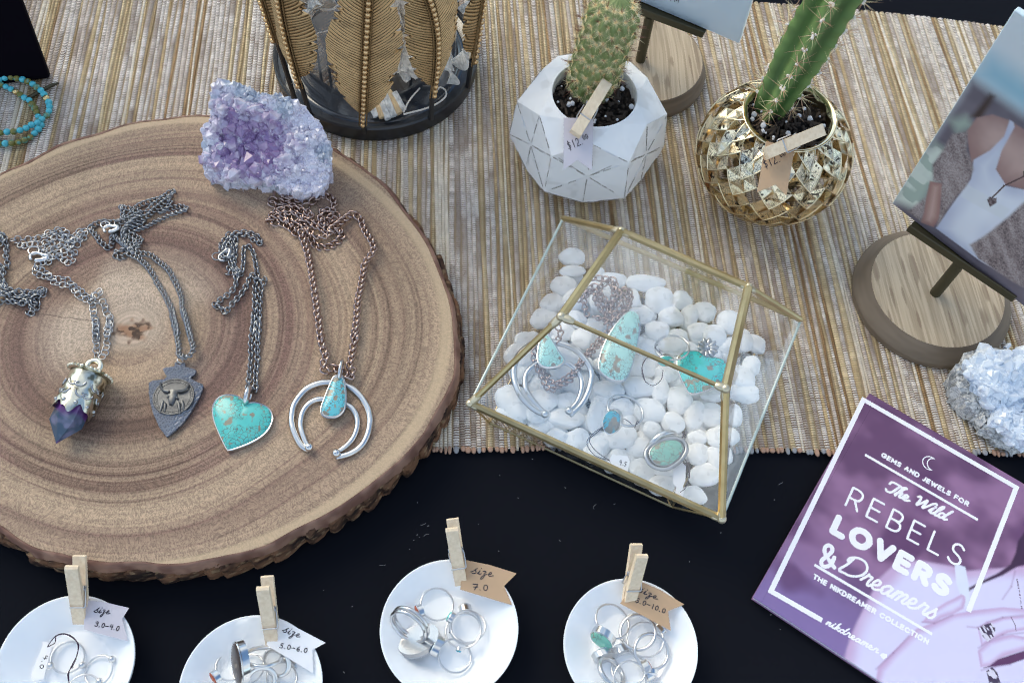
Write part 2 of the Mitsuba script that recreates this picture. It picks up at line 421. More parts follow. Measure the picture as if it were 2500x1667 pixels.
S = thing('wood_slice', 'large round slice of tree trunk with dark bark edge holding the necklaces', 'wood slice')
NT = 480
tt = np.arange(NT) * 2 * math.pi / NT
r0 = rim(tt) + .0006 * np.sin(tt * 23) + .0012 * (fbmv(np.stack([np.cos(tt) * 9, np.sin(tt) * 9, tt * 0], 1), 3, 4) - .5)
dirs = np.stack([np.cos(tt), np.sin(tt)], 1)
def loop(r, z): return np.c_[PITH[:2] + dirs * np.asarray(r)[:, None], np.broadcast_to(z, (NT,))]
def rows_mesh(rows, capc=None):
    v = np.vstack(rows); m = len(rows)
    i, j = np.meshgrid(np.arange(m - 1), np.arange(NT), indexing='ij'); j2 = (j + 1) % NT
    q = np.stack([i * NT + j, i * NT + j2, (i + 1) * NT + j2, (i + 1) * NT + j], -1).reshape(-1, 4)
    f = np.vstack([q[:, [0, 2, 1]], q[:, [0, 3, 2]]])
    if capc is not None:
        v = np.vstack([v, capc]); k = np.arange(NT)
        f = np.vstack([f, np.stack([k, (k + 1) % NT, k * 0 + len(v) - 1], 1)])
    return TM(v, f)
face = rows_mesh([loop(r0 * s, ZT) for s in (.02, .2, .4, .6, .8, .93, 1.0)][:1] + [loop(r0 * s, ZT - (.0004 if s == 1.0 else 0)) for s in (.2, .4, .6, .8, .95, 1.0)] + [loop(r0 - .001, .001)], [*PITH[:2], ZT])
add(S + '__cut_face', face, 'slice_wood', 40)
nz = lambda k, f, amp: amp * (fbmv(np.stack([np.cos(tt) * f, np.sin(tt) * f, tt * 0 + k], 1), 3, k) - .5)
thick = .0022 + nz(3, 7, .0022)
lip = [loop(r0, ZT - .0012), loop(r0 + .0002, ZT - .0001), loop(r0 + thick * .6, ZT - .0002 + nz(5, 26, .0008)), loop(r0 + thick + nz(6, 30, .001), ZT - .0020),
       loop(r0 + thick + .0010 + nz(7, 28, .002), ZT - .0065), loop(r0 + .0018 + nz(8, 30, .003), ZT - .012), loop(r0 - .0005, .004)]
add(S + '__inner_bark', rows_mesh(lip), 'inner_bark', 50)
t = 3.5
while t < 7.3:
    L = R.uniform(.008, .019); rad = float(rim(t)); dth = L / rad
    c, s_ = math.cos(t + dth / 2), math.sin(t + dth / 2)
    e = ico(4); v = np.array(e.vertices)
    v = np.sign(v) * np.abs(v) ** .55
    v = v * [L * .60, .0027 + R.uniform(0, .0010), R.uniform(.0070, .0088)]
    k = fbmv(v * [150, 400, 330] + t * 31, 4, 9) - .5; k2 = np.abs(fbmv(v * [420, 420, 700] + t * 7, 3, 12) - .5)
    v = v * (1 + .55 * k[:, None] - .5 * np.maximum(0, .10 - k2)[:, None])
    v[:, 1] *= np.where(v[:, 2] > 0, 1, 1.15)
    rad2 = rad + .0019 + R.uniform(-.0006, .0006)
    e.vertices = v @ np.stack([V3(-s_, c, R.uniform(-.05, .05)), V3(c, s_, -.22), V3(0, 0, 1)]) + V3(PITH[0] + c * rad2, PITH[1] + s_ * rad2, ZT - .0132 + R.uniform(-.001, .001))
    add(S + '__bark_plate', e, 'bark', 40)
    t += dth * .90
# ------------------------------------------------------------------ leaf lantern: black base, glass cylinder, brass feathers
mat('black_metal', (.012, .012, .014), .32, metallic=.0, specular=.6)
mat('black_plate', (.010, .013, .02), .12, specular=.9, clearcoat=.6)
scene['mat_pane'] = {'type': 'thindielectric', 'int_ior': 1.7}
def brass_col(p, n, uv):
    b = smoothstep(.08, .70, dr.abs(dr.sin(uv.y * math.pi)) + (noise(p.x * 300, p.y * 300, p.z * 300) - .5) * .4)
    w = smoothstep(.62, .75, fbm(p.x * 170, p.y * 170, p.z * 170, 2))
    return mix(mix((.17, .09, .034), (.74, .47, .22), b), (.07, .045, .025), w * .22)
def brass_bump(p, n, uv): return dr.abs(dr.sin(uv.y * math.pi))
matb('feather_brass', proc(brass_col), .42, proc(brass_bump, 2e-4), .0013, metallic=.55, specular=.5)
mat('brass_bead', (.76, .50, .25), .32, metallic=.85)

LC = at(921, 158, 0.0); LR = 242 * mpp(921, 158)
LN = thing('leaf_lantern', 'tall lantern of brass feathers round a glass cylinder on a black base', 'lantern')
add(LN + '__base', lathe([(0.001, .002), (LR * .98, .001), (LR, .002), (LR + .0006, .006), (LR + .0004, .0125), (LR - .0006, .0135), (LR - .0022, .0132), (LR - .0026, .0105)], 96), 'black_metal', 40)
add(LN + '__plate', lathe([(LR - .0026, .0106), (LR * .88, .0092), (LR * .86, .0100), (LR * .84, .0100), (LR * .82, .0088), (.0006, .0088)], 96), 'black_plate', 40)
GR = LR * .80
gl = lathe([(GR, .0092), (GR, .165)], 96)
add(LN + '__glass_cylinder', gl, 'pane', True)
def lrad(z): return LR * .985 + .045 * z
def lsurf(th_, z, dr_=0.0):
    r_ = lrad(z) + dr_
    return LC + V3(r_ * math.cos(th_), r_ * math.sin(th_), z)
def lth(px, py, z, guess):
    lo, hi = guess - .9, guess + .9
    b = min(np.linspace(lo, hi, 721), key=lambda t: np.sum((proj(lsurf(t, z)) - [px, py])**2 * [1, .05]))
    return b
FRONT = -math.pi / 2
def zfor(th_, py):
    return min(np.linspace(.004, .16, 300), key=lambda z: abs(proj(lsurf(th_, z))[1] - py))
def feather(base, top, wmax, peak, seed, ztop=.155, bend=0.0):
    """base, top: photograph points of the midrib; the feather goes on up to ztop on the lantern's wall"""
    g = FRONT + (base[0] - 921) / 242.0 * 1.1
    T_, Z_ = np.meshgrid(np.linspace(-math.pi * .98, -.02, 500), np.linspace(.006, .15, 220), indexing='ij')
    rr_ = lrad(Z_); G_ = projv(np.stack([LC[0] + rr_ * np.cos(T_), LC[1] + rr_ * np.sin(T_), LC[2] + Z_], -1))
    k0 = np.argmin(((G_ - np.array(base))**2).sum(-1)); tb, zb = T_.flat[k0], Z_.flat[k0]
    k1 = np.argmin(((G_ - np.array(top))**2).sum(-1)); tt_, zt_ = T_.flat[k1], Z_.flat[k1]
    slope = (tt_ - tb) / max(zt_ - zb, .01)
    n, mc = 84, 17
    rs = np.random.RandomState(seed)
    u = np.linspace(0, 1, n); z = zb + u * (ztop - zb)
    cth = tb + slope * (z - zb) + bend * np.sin(u * math.pi)
    env = np.sqrt(np.maximum(0, 1 - (1 - np.clip((u - .07) / (peak - .07), 0, 1))**2)) * np.minimum(1, ((1 - u) / (1 - peak) + .02)**.6)
    notch = [1 - .34 * (rs.rand(n) < .16) - .05 * rs.rand(n) for _ in (0, 1)]
    s = np.linspace(-1, 1, mc)
    v, uv = [], []
    for i in range(n):
        for k in s:
            sd = 0 if k < 0 else 1
            wdt = wmax * env[i] * (1 + (notch[sd][i] - 1) * abs(k)**7) * k
            zz_ = z[i] + abs(k) * .007 * env[i]
            rad = lrad(zz_)
            bow = -.0035 * k * k + .0016 * abs(k)
            v.append(lsurf(cth[i] + wdt / rad, min(zz_, ztop + .006), .003 + bow)); uv.append((k, u[i] * (ztop - zb) / .0022 - abs(k) * 2.8 + .5 * math.sin(u[i] * 37 + seed) * abs(k)))
    idx = np.arange(n * mc).reshape(n, mc)
    q = np.stack([idx[:-1, :-1], idx[:-1, 1:], idx[1:, 1:], idx[1:, :-1]], -1).reshape(-1, 4)
    k = add(LN + '__feather', TM(v, np.vstack([q[:, [0, 1, 2]], q[:, [0, 2, 3]]])), 'feather_brass', True, uv=np.array(uv))
    mid = np.array([lsurf(cth[i], z[i], .0042) for i in range(n)])
    add(k + '__midrib', [tube(mid + (LC * 0), .0011, 6)] + [tube(np.array([lsurf(cth[i] + sg * .0021 / LR, z[i], .0037) for i in range(n)]), .00045, 5) for sg in (-1, 1)], 'feather_brass', True,
        uv=None)
    beads = []
    L = ztop - zb; nb = int(L / .0040)
    for b in range(nb):
        i = (b + .5) / nb * (n - 1); e = ico(1)
        e.vertices = e.vertices * .0015 + lsurf(np.interp(i, range(n), cth), np.interp(i, range(n), z), .0052)
        beads.append(e)
    add(k + '__bead_row', beads, 'brass_bead', True, kind='stuff')
    p0 = lsurf(cth[0], .011, .0012); p1 = lsurf(cth[0], zb + .003, .0025)
    add(LN + '__post', tube([p0, p1], .0016, 8), 'black_metal', 40)
feather((742, 205), (703, 0), .0200, .40, 1, bend=-.05)
feather((888, 296), (897, 0), .0222, .45, 2)
feather((1050, 228), (1008, 2), .0190, .42, 3, bend=.13)
feather((1142, 152), (1164, 0), .0200, .38, 4)
feather((684, 95), (655, 0), .0180, .36, 5)
for a in (35, 75, 110, 150):                          # the feathers on the far side
    t = math.radians(a); b = proj(lsurf(t, .03))
    tb_, n = t, 40
    u = np.linspace(0, 1, n); z = .03 + u * .125; v, uv = [], []
    for i in range(n):
        for k in np.linspace(-1, 1, 7):
            e = min(1, (u[i] / .3)**.6) * min(1, ((1 - u[i]) / .7 + .02)**.6)
            v.append(lsurf(t + k * .018 * e / LR, z[i] + abs(k) * .015 * e, .002)); uv.append((k, u[i] * 76 + abs(k)))
    idx = np.arange(n * 7).reshape(n, 7); q = np.stack([idx[:-1, :-1], idx[:-1, 1:], idx[1:, 1:], idx[1:, :-1]], -1).reshape(-1, 4)
    add(LN + '__feather', TM(v, np.vstack([q[:, [0, 1, 2]], q[:, [0, 2, 3]]])), 'feather_brass', True, uv=np.array(uv))
    add(LN + '__post', tube([lsurf(t, .011), lsurf(t, .034)], .0016, 8), 'black_metal', 40)
add(LN + '__top_rim', tube(ring_pts(lrad(.16), n=80, o=LC + V3(0, 0, .16)), .0016, 8, closed=True), 'black_metal', True)
for k in list(scene):                                  # lathes of the lantern were built about the origin
    if k in (LN + '__base', LN + '__plate', LN + '__glass_cylinder'): scene[k]['to_world'] = mi.ScalarTransform4f().translate([LC[0], LC[1], 0])

# dried sage bundles with string inside the lantern
def leaf_col(p, n, uv): return mix((.50, .50, .48), (.84, .83, .80), fbm(p.x * 130, p.y * 130, p.z * 130, 3)) * (1 - .25 * smoothstep(.5, .7, noise(p.x * 500, p.y * 500, p.z * 500)))
mat('sage', proc(leaf_col), .9)
mat('straw', (.62, .45, .25), .8)
mat('string', (.62, .58, .52), .85)
def leaf(o, d, L, w, curl, tw):
    n = 12; u = np.linspace(0, 1, n)
    d = unit(d); sdir = unit(np.cross(d, V3(math.sin(tw), .3, math.cos(tw)))); up = np.cross(sdir, d)
    ww = w * np.sin(np.pi * (u * .92 + .06))**.7
    c = np.asarray(o) + u[:, None] * L * d + (curl * np.sin(u * 2.6))[:, None] * up
    v = np.concatenate([np.stack([c + s * ww[:, None] * sdir + (abs(s) * w * .55) * up for s in (-1, -.5, 0, .5, 1)], 1)]).reshape(-1, 3)
    idx = np.arange(n * 5).reshape(n, 5); q = np.stack([idx[:-1, :-1], idx[:-1, 1:], idx[1:, 1:], idx[1:, :-1]], -1).reshape(-1, 4)
    return TM(v, np.vstack([q[:, [0, 1, 2]], q[:, [0, 2, 3]]]))
SG = thing('sage_bundle', 'bundle of dried pale grey sage leaves tied with string inside the glass of the lantern', 'sage bundle')
base = at(985, 200, .012)
for i in range(44):
    a = R.uniform(-1, 1); o = base + V3(R.uniform(-.022, .016), R.uniform(-.012, .026), R.uniform(.002, .02))
    d = V3(-.25 + .5 * a, .55 + R.uniform(-.3, .3), R.uniform(.15, 1.0))
    add(SG + '__leaf', leaf(o, d, R.uniform(.03, .055), R.uniform(.0045, .008), R.uniform(-.005, .007), R.uniform(0, 6)), 'sage', True)
for i, (px, py, qx, qy) in enumerate([(920, 285, 900, 245), (934, 288, 913, 240), (948, 291, 925, 238), (962, 284, 940, 232), (975, 278, 948, 222), (985, 270, 962, 226)]):
    add(SG + '__stalk', tube([at(px, py, .014), at(qx, qy, .019)], .0023, 7), 'straw' if i in (1, 4) else 'sage', 40)
st = [[(985, 280), (1050, 262), (1085, 240), (1088, 222), (1072, 214), (1060, 240)], [(985, 275), (1000, 245), (1025, 215)], [(700, 60), (760, 20), (800, 28), (830, 10), (850, -10)], [(735, -5), (760, 15), (800, 24), (835, 20)], [(1040, -5), (1075, 8), (1110, 6), (1122, 2)], [(775, 82), (800, 76), (825, 65)]]
for l in st:
    add(SG + '__string', tube(spline([at(a, b, .018 if b > 150 else .05) for a, b in l], 30), .0006, 5), 'string', True)
for i, (px, py, z, L) in enumerate([(765, 60, .03, .05), (790, 30, .035, .05), (830, 20, .04, .045), (985, 40, .04, .05), (985, 100, .03, .04), (1115, 20, .03, .05), (985, 160, .02, .04), (1110, 175, .016, .035), (1095, 150, .02, .03), (780, 90, .025, .035), (1090, 205, .014, .025)]):
    add(SG + '__leaf', leaf(at(px, py, z), V3(R.uniform(-.5, .5), -.5, .5 + R.random()), L, .008, .006, R.uniform(0, 6)), 'sage', True)

# ------------------------------------------------------------------ clothespins and paper tags
def pin_col(p, n, uv): return mix((.72, .55, .37), (.84, .69, .50), noise(p.x * 900, p.y * 140, p.z * 900)) * (.93 + .1 * noise(p.x * 2500, p.y * 300, p.z * 2500))
mat('pin_wood', proc(pin_col), .6)
mat('steel', (.55, .55, .57), .25, metallic=1.0)
def clothespin(label, tip, head, zt, zh, facing, L=None, wide=.0066, spread=.35):
    """tip, head: photograph points of the front leg's jaw and handle ends at heights zt, zh; facing: rough outward direction of the front leg"""
    a, b = at(*tip, zt), at(*head, zh)
    K = thing('clothespin', label, 'clothespin', 'small wooden clothespins holding paper tags')
    y = unit(b - a); z = unit(np.asarray(facing, float) - y * (np.asarray(facing) @ y)); x = np.cross(y, z)
    L = np.linalg.norm(b - a); B = np.stack([x, y, z], 1)
    def leg(sgn):
        prof = [(0, .0), (L * .02, .0022), (L * .30, .0030), (L * .34, .0025), (L * .37, .0030), (L * .97, .0026), (L, .0018), (L, .0002), (L * .72, .0), (L * .38, -.0001), (L * .2, .0007), (L * .1, .0)]
        m = trimesh.creation.extrude_polygon(Polygon(prof), wide, engine='earcut')
        v = np.asarray(m.vertices)[:, [2, 0, 1]] - [wide / 2, 0, 0]        # width, along, thickness
        an = spread * .5
        yy = v[:, 1] - L * .30
        lift = np.where(v[:, 1] > L * .34, (v[:, 1] - L * .34) * math.tan(an * .55), 0)
        w = np.stack([v[:, 0], v[:, 1] - (lift * .05), v[:, 2] + .0003 + lift], 1)
        if sgn < 0: w[:, 2] *= -1; w[:, 0] += .0003
        mm = TM(w, m.faces if sgn > 0 else m.faces[:, ::-1])
        return place(mm, a, B)
    add(K + '__leg', leg(1), 'pin_wood', 25)
    add(K + '__leg', leg(-1), 'pin_wood', 25)
    zc = L * .37 * 0 + .0031; r = .00042
    g = wide / 2 + .0005
    sp = [(-g, L * .31, .0033), (g, L * .31, .0033), (g + .0004, L * .33, .0033), (g + .0003, L * .50, .0012), (g, L * .56, .0006)]
    coil = [(g * math.cos(0) * 0 + (-g + 2 * g * k / 40), L * .56 + .0011 * math.cos(k * 1.57), .0011 * math.sin(k * 1.57)) for k in range(41)]
    back = [(-g - .0003, L * .52, -.0006), (-g - .0003, L * .33, -.0033), (-g, L * .31, -.0034), (g, L * .31, -.0034)]
    add(K + '__spring', [place(tube(np.array(l), r, 6), a, B) for l in (sp, coil, back)], 'steel', True)
    return a, b, B, L
mat('kraft', (.50, .33, .20), .85)
mat('grey_paper', (.56, .52, .56), .85)
mat('white_paper', (.80, .79, .80), .8)
mat('ink', (.018, .014, .025), .5)
GLY = {  # handwriting: pen strokes in a box about 1 high
    's': [[(.0, .05), (.12, .02), (.3, .12), (.28, .3), (.17, .5), (.28, .72)], [(-.15, .15), (.05, .35), (.2, .62)]], 'i': [[(.0, .1), (.12, .5), (.1, .15), (.2, .02), (.35, .2)], [(.16, .78)]],
    'z': [[(-.02, .48), (.14, .56), (.28, .44), (.12, .2), (.24, .12), (.26, -.2), (.12, -.52), (.02, -.35), (.2, .02), (.42, .2)]], 'e': [[(.0, .22), (.24, .32), (.22, .52), (.08, .48), (.04, .2), (.2, .04), (.5, .2)]],
    '0': [[(.2, .0), (.06, .2), (.08, .62), (.22, .78), (.36, .6), (.36, .2), (.2, .0)]], '1': [[(.18, .8), (.16, .0)]], '2': [[(.04, .62), (.16, .8), (.32, .68), (.28, .42), (.04, .02), (.42, .06)]],
    '3': [[(.02, .70), (.2, .82), (.36, .66), (.24, .50), (.12, .46)], [(.12, .46), (.30, .42), (.38, .24), (.22, .0), (.0, .1)]], '4': [[(.08, .8), (.05, .42)], [(.05, .42), (.40, .42)], [(.32, .82), (.30, .0)]], '5': [[(.4, .78), (.12, .78), (.1, .46), (.3, .48), (.36, .2), (.2, .0), (.04, .08)]],
    '6': [[(.3, .8), (.1, .5), (.06, .18), (.2, .0), (.36, .14), (.3, .36), (.1, .28)]], '7': [[(.04, .76), (.42, .76)], [(.42, .76), (.18, .0)], [(.1, .38), (.44, .42)]], '8': [[(.22, .42), (.06, .62), (.2, .8), (.34, .62), (.06, .2), (.2, .0), (.36, .18), (.22, .42)]],
    '9': [[(.36, .66), (.2, .8), (.06, .6), (.18, .44), (.36, .6), (.34, .0)]], '.': [[(.1, .04)]], '-': [[(.02, .36), (.4, .4)]], '$': [[(.36, .62), (.18, .7), (.08, .52), (.3, .32), (.26, .1), (.02, .1)], [(.2, .86), (.16, -.12)]], ' ': []}
WID = {'i': .34, '.': .26, '-': .52, '1': .36, ' ': .3, 's': .38, 'z': .44, 'e': .45}
def write(text, gap=.1, small=()):
    x, out = 0, []
    for k, ch in enumerate(text):
        sc, dy = (.62, .38) if k in small else (1, 0)
        for l in GLY[ch]:
            l = spline(l, 18) if len(l) > 2 else np.array(l, float)
            out.append(np.asarray(l) * sc + [x, dy])
        x += (WID.get(ch, .44) + gap) * sc
    return out, x
def flat_on(poly2d, O, ex, ey, h=.00008, lift=.00025):
    m = extr(poly2d, h)
    n = unit(np.cross(ex, ey)); v = np.asarray(m.vertices)
    m.vertices = np.asarray(O) + v[:, :1] * ex + v[:, 1:2] * ey + (v[:, 2:] + lift) * n
    return m
def sheet(O, corners3, bsdf, key, label, cat_, bend=0.0, **kw):
    """paper with the 3-D outline corners3 (nearly flat), thickness 0.3 mm"""
    c = np.array(corners3); n = unit(np.cross(c[1] - c[0], c[-1] - c[0])); ex = unit(c[1] - c[0]); ey = np.cross(n, ex)
    p2 = np.stack([(c - c[0]) @ ex, (c - c[0]) @ ey], 1)
    m = extr(Polygon(p2), .0003); v = np.asarray(m.vertices)
    m.vertices = c[0] + v[:, :1] * ex + v[:, 1:2] * ey + v[:, 2:] * n - n * .00015
    k = add(key, m, bsdf, False, label, cat_, **kw)
    return k, c[0], ex, ey, n
def plane_at(px, py, O, n):
    d = ray(px, py); return EYE + d * (((np.asarray(O) - EYE) @ n) / (d @ n))
def tag_write(k, name, text, p0, p1, hpx, O, n, pen=.00042, small=(), bsdf='ink', gap=.1, slant=0.0):
    """writing on the plane (O, n), its baseline from photograph point p0 to p1"""
    a, b = plane_at(*p0, O, n), plane_at(*p1, O, n)
    ls, W = write(text, gap, small)
    ex = b - a; s = np.linalg.norm(ex) / W; ex = unit(ex); ey = np.cross(n, ex)
    hs = hpx * np.linalg.norm(plane_at(p0[0], p0[1] - 1, O, n) - a)
    ls = [np.stack([np.asarray(l)[:, 0] * s + np.asarray(l)[:, 1] * hs * slant, np.asarray(l)[:, 1] * hs], 1) for l in ls]
    add(k + '__' + name, flat_on(stroke(ls, pen), a, ex, ey), bsdf, False)

# ------------------------------------------------------------------ soil
def soil_col(p, n, uv):
    a = noise(p.x * 700, p.y * 700, p.z * 700); return mix((.008, .006, .005), (.05, .035, .025), smoothstep(.4, .9, a))
mat('soil', proc(soil_col), .95)
mat('soil_chip', (.035, .024, .017), .85)
mat('perlite', (.62, .63, .66), .9)
def soil(K, c, r, z, seed):
    rs = np.random.RandomState(seed)
    n = 40; t = np.linspace(0, 2 * math.pi, 48, endpoint=False); v = [[c[0], c[1], z + .001]]; f = []
    for i in range(1, 13):
        for k in t: v.append([c[0] + r * i / 12 * math.cos(k), c[1] + r * i / 12 * math.sin(k), z + .004 * (rs.rand() - .5)])
    for i in range(12):
        for k in range(48):
            a_, b_ = 1 + (i - 1) * 48 + k, 1 + (i - 1) * 48 + (k + 1) % 48; c_, d_ = 1 + i * 48 + k, 1 + i * 48 + (k + 1) % 48
            f += [[0, c_, d_]] if i == 0 else [[a_, c_, d_], [a_, d_, b_]]
    s = add(K + '__soil', TM(v, f), 'soil', False)
    ch, pl = [], []
    for i in range(230):
        a, q = rs.rand() * 6.28, math.sqrt(rs.rand()) * r * .95
        o = V3(c[0] + q * math.cos(a), c[1] + q * math.sin(a), z + .0015 + rs.rand() * .002)
        B = rotz(rs.rand() * 6.28) @ rotx(rs.rand() * 2 - 1)
        if i % 8 < 7: ch.append(place(rbox(.001 + rs.rand()**2 * .007, .0008 + rs.rand() * .0016, .0008 + rs.rand() * .0012, .0003), o, B))
        else:
            e = ico(1); e.vertices = e.vertices * (.0005 + .0010 * rs.rand()**2) * (1 + .35 * rs.rand(len(e.vertices), 1)); pl.append(place(e, o + [0, 0, .0008], B))
    add(s + '__bark_chips', ch, 'soil_chip', False, kind='stuff')
    add(s + '__perlite', pl, 'perlite', False, kind='stuff')

# ------------------------------------------------------------------ white faceted pot with a bristly cactus
def pot_col(p, n, uv): return mix((.80, .79, .78), (.62, .60, .58), smoothstep(.55, .8, fbm(p.x * 120, p.y * 120, p.z * 120, 3)) * .5)
mat('white_ceramic', proc(pot_col), .45, specular=.4)
mat('worn_line', (.30, .27, .24), .5, metallic=.4)
mat('worn_glint', (.8, .8, .82), .2, metallic=1.0)
PH = .060
pc = at(1452, 228, PH); PR = 103 * mpp(1452, 228, PH)
W1 = thing('potted_cactus', 'bristly round cactus in a white faceted pot with distressed edges', 'potted cactus', None)
rotp = math.radians(-97)
def ringv(nv, rad, z, off): return [V3(pc[0] + rad * math.cos(rotp + off + i * 2 * math.pi / nv), pc[1] + rad * math.sin(rotp + off + i * 2 * math.pi / nv), z) for i in range(nv)]
h6 = math.pi / 6
U = ringv(6, .0362, .0575, 0); Vv = ringv(6, .0452, .0475, h6); Cc = ringv(6, .0402, .0330, 0); Wv = ringv(6, .0485, .0170, h6); Lw = ringv(6, .0410, .0080, 0); Bo = ringv(6, .032, .001, h6)
N = 48
O1 = ringv(N, PR + .0016, PH - .0008, 0); O2 = ringv(N, PR + .0004, PH, 0); O3 = ringv(N, PR, PH - .001, 0); O4 = ringv(N, PR - .0008, PH - .014, 0)
v = U + Vv + Cc + Wv + Lw + Bo + O1 + O2 + O3 + O4
u0, v0, c0, w0, l0, b0, o1, o2, o3, o4 = 0, 6, 12, 18, 24, 30, 36, 36 + N, 36 + 2 * N, 36 + 3 * N
f = []
for i in range(6):
    j = (i + 1) % 6
    f += [[u0 + i, c0 + i, v0 + i], [u0 + j, v0 + i, c0 + j], [c0 + i, w0 + i, v0 + i], [c0 + j, v0 + i, w0 + i], [c0 + i, l0 + i, w0 + i], [c0 + j, w0 + i, l0 + j], [l0 + i, b0 + i, w0 + i], [l0 + j, w0 + i, b0 + i], [l0 + i, b0 + (i - 1) % 6, b0 + i]]
    for k in range(8):                                # collar between the ring of the mouth and the top corners
        a, b = o1 + i * 8 + k, o1 + (i * 8 + k + 1) % N
        f.append([a, (u0 + i if k < 3 else v0 + i if k < 5 else u0 + j), b])
    f += [[o1 + i * 8 + 3, u0 + i, v0 + i], [o1 + i * 8 + 5, v0 + i, u0 + j]]
for k in range(N):
    j = (k + 1) % N
    for a, b in ((o1, o2), (o2, o3), (o3, o4)): f += [[a + k, a + j, b + j], [a + k, b + j, b + k]]
pm = TM(v, f); pm.fix_normals()
add(W1 + '__pot', pm, 'white_ceramic', False)
rs = np.random.RandomState(5)
lines, glint = [], []
P_ = np.array(v)
def scratch(a, b, off=.00022):
    a, b = P_[a], P_[b]
    if rs.rand() < .45:
        w_ = rs.uniform(.0008, .0022) * unit(np.cross(b - a, (a + b) / 2 - V3(pc[0], pc[1], .03))) * rs.choice([-1, 1]); u_ = unit((a + b) / 2 - V3(pc[0], pc[1], .03)) * .0001
        lines.append(tube([a + (b - a) * .06 + u_, a + (b - a) * rs.uniform(.5, .9) + w_ + u_], .00016, 5))
    t0 = rs.uniform(.03, .2)
    while t0 < .92:
        t1 = min(.95, t0 + rs.uniform(.10, .38))
        o_ = unit((a + b) / 2 - V3(pc[0], pc[1], .03)) * off
        (glint if rs.rand() < .28 else lines).append(tube([a + (b - a) * t0 + o_, a + (b - a) * t1 + o_], rs.uniform(.00016, .0003), 5))
        t0 = t1 + rs.uniform(.02, .16)
for i in range(6):
    j = (i + 1) % 6
    for a, b in ((u0 + i, c0 + i), (c0 + i, v0 + i), (c0 + j, v0 + i), (c0 + i, w0 + i), (c0 + j, w0 + i), (c0 + i, l0 + i), (v0 + i, u0 + i), (v0 + i, w0 + i), (w0 + i, l0 + i), (w0 + i, l0 + j)): scratch(a, b)
add(W1 + '__worn_edges', lines, 'worn_line', True, kind='stuff')
add(W1 + '__bare_edges', glint, 'worn_glint', True, kind='stuff')
soil(W1, pc, PR - .0006, PH - .0085, 3)
mat('cactus_green', proc(lambda p, n, uv: mix((.15, .20, .06), (.24, .28, .10), noise(p.x * 300, p.y * 300, p.z * 300))), .6)
mat('spine_pale', (.82, .70, .42), .6)
mat('spine_red', (.22, .075, .05), .6)
mat('areole', (.72, .50, .22), .9)
cb = at(1437, 218, PH - .009)
ax = unit(V3(.13, .02, 1)); cr = .0143; cl = .070
zc = np.linspace(0, 1, 90); tc = np.linspace(0, 2 * math.pi, 110, endpoint=False)
PIT, TURN = .0084, 13
def cact(t, z):
    """radius of the knobbly stem"""
    a = t * TURN / (2 * math.pi); rowz = z / PIT
    k1 = np.cos((a * 1.0 + rowz * .5) * 2 * math.pi); k2 = np.cos((a * 1.0 - rowz * .5) * 2 * math.pi)
    e = np.where(z > cl - .017, np.sqrt(np.maximum(0, 1 - ((z - cl + .017) / .0171)**2)), 1) * np.where(z < .012, .86 + .14 * np.sqrt(np.maximum(z, 0) / .012), 1)
    return cr * e * (1 + .055 * (k1 + k2))
vv = np.array([[cact(np.array(t), np.array(z * cl)) * math.cos(t), cact(np.array(t), np.array(z * cl)) * math.sin(t), z * cl] for z in zc for t in tc])
Bc = basis(ax)
idx = np.arange(90 * 110).reshape(90, 110); i2 = np.roll(idx, -1, 1)
q = np.stack([idx[:-1], i2[:-1], i2[1:], idx[1:]], -1).reshape(-1, 4)
ck = add(W1 + '__stem', place(TM(vv, np.vstack([q[:, [0, 1, 2]], q[:, [0, 2, 3]]])), cb, Bc), 'cactus_green', True)
pale, red, wool = [], [], []
def spine(o, d, L, w):
    d = unit(d); s = unit(np.cross(d, V3(.3, .5, .81))); t = np.cross(s, d)
    return TM([o + s * w, o - s * .5 * w + t * .87 * w, o - s * .5 * w - t * .87 * w, o + d * L], [[0, 1, 3], [1, 2, 3], [2, 0, 3]])
for row in range(-1, 12):
    for k in range(TURN):
        for hf in (0, .5):
            z = (row + hf) * PIT; t = (k + hf) / TURN * 2 * math.pi
            if z < .001 or z > cl - .001 or rs.rand() < .04: continue
            r_ = float(cact(np.array(t), np.array(z))); o = V3(r_ * math.cos(t), r_ * math.sin(t), z)
            e2 = 1 if z < cl - .017 else max(.05, 1 - (z - cl + .017) / .017)
            nrm = unit(V3(math.cos(t) * e2, math.sin(t) * e2, 1 - e2)); tb, bb = basis(nrm)[:, 0], basis(nrm)[:, 1]
            for s in range(24):
                a = s / 24 * 6.283 + rs.rand() * .3
                pale.append(spine(o, tb * math.cos(a) + bb * math.sin(a) + nrm * .32, rs.uniform(.0034, .0054), .00017))
            for s in range(4):
                (red if rs.rand() < .7 else pale).append(spine(o, nrm + V3(rs.randn(), rs.randn(), rs.randn() + .6) * .35, rs.uniform(.004, .0076), .00022))
            e = ico(1); wool.append(place(e, o + nrm * .0001, s=.00085))
for nm, ms, b in (('pale_spines', pale, 'spine_pale'), ('red_spines', red, 'spine_red'), ('areoles', wool, 'areole')):
    add(ck + '__' + nm, place(cat(ms), cb, Bc), b, False, kind='stuff')

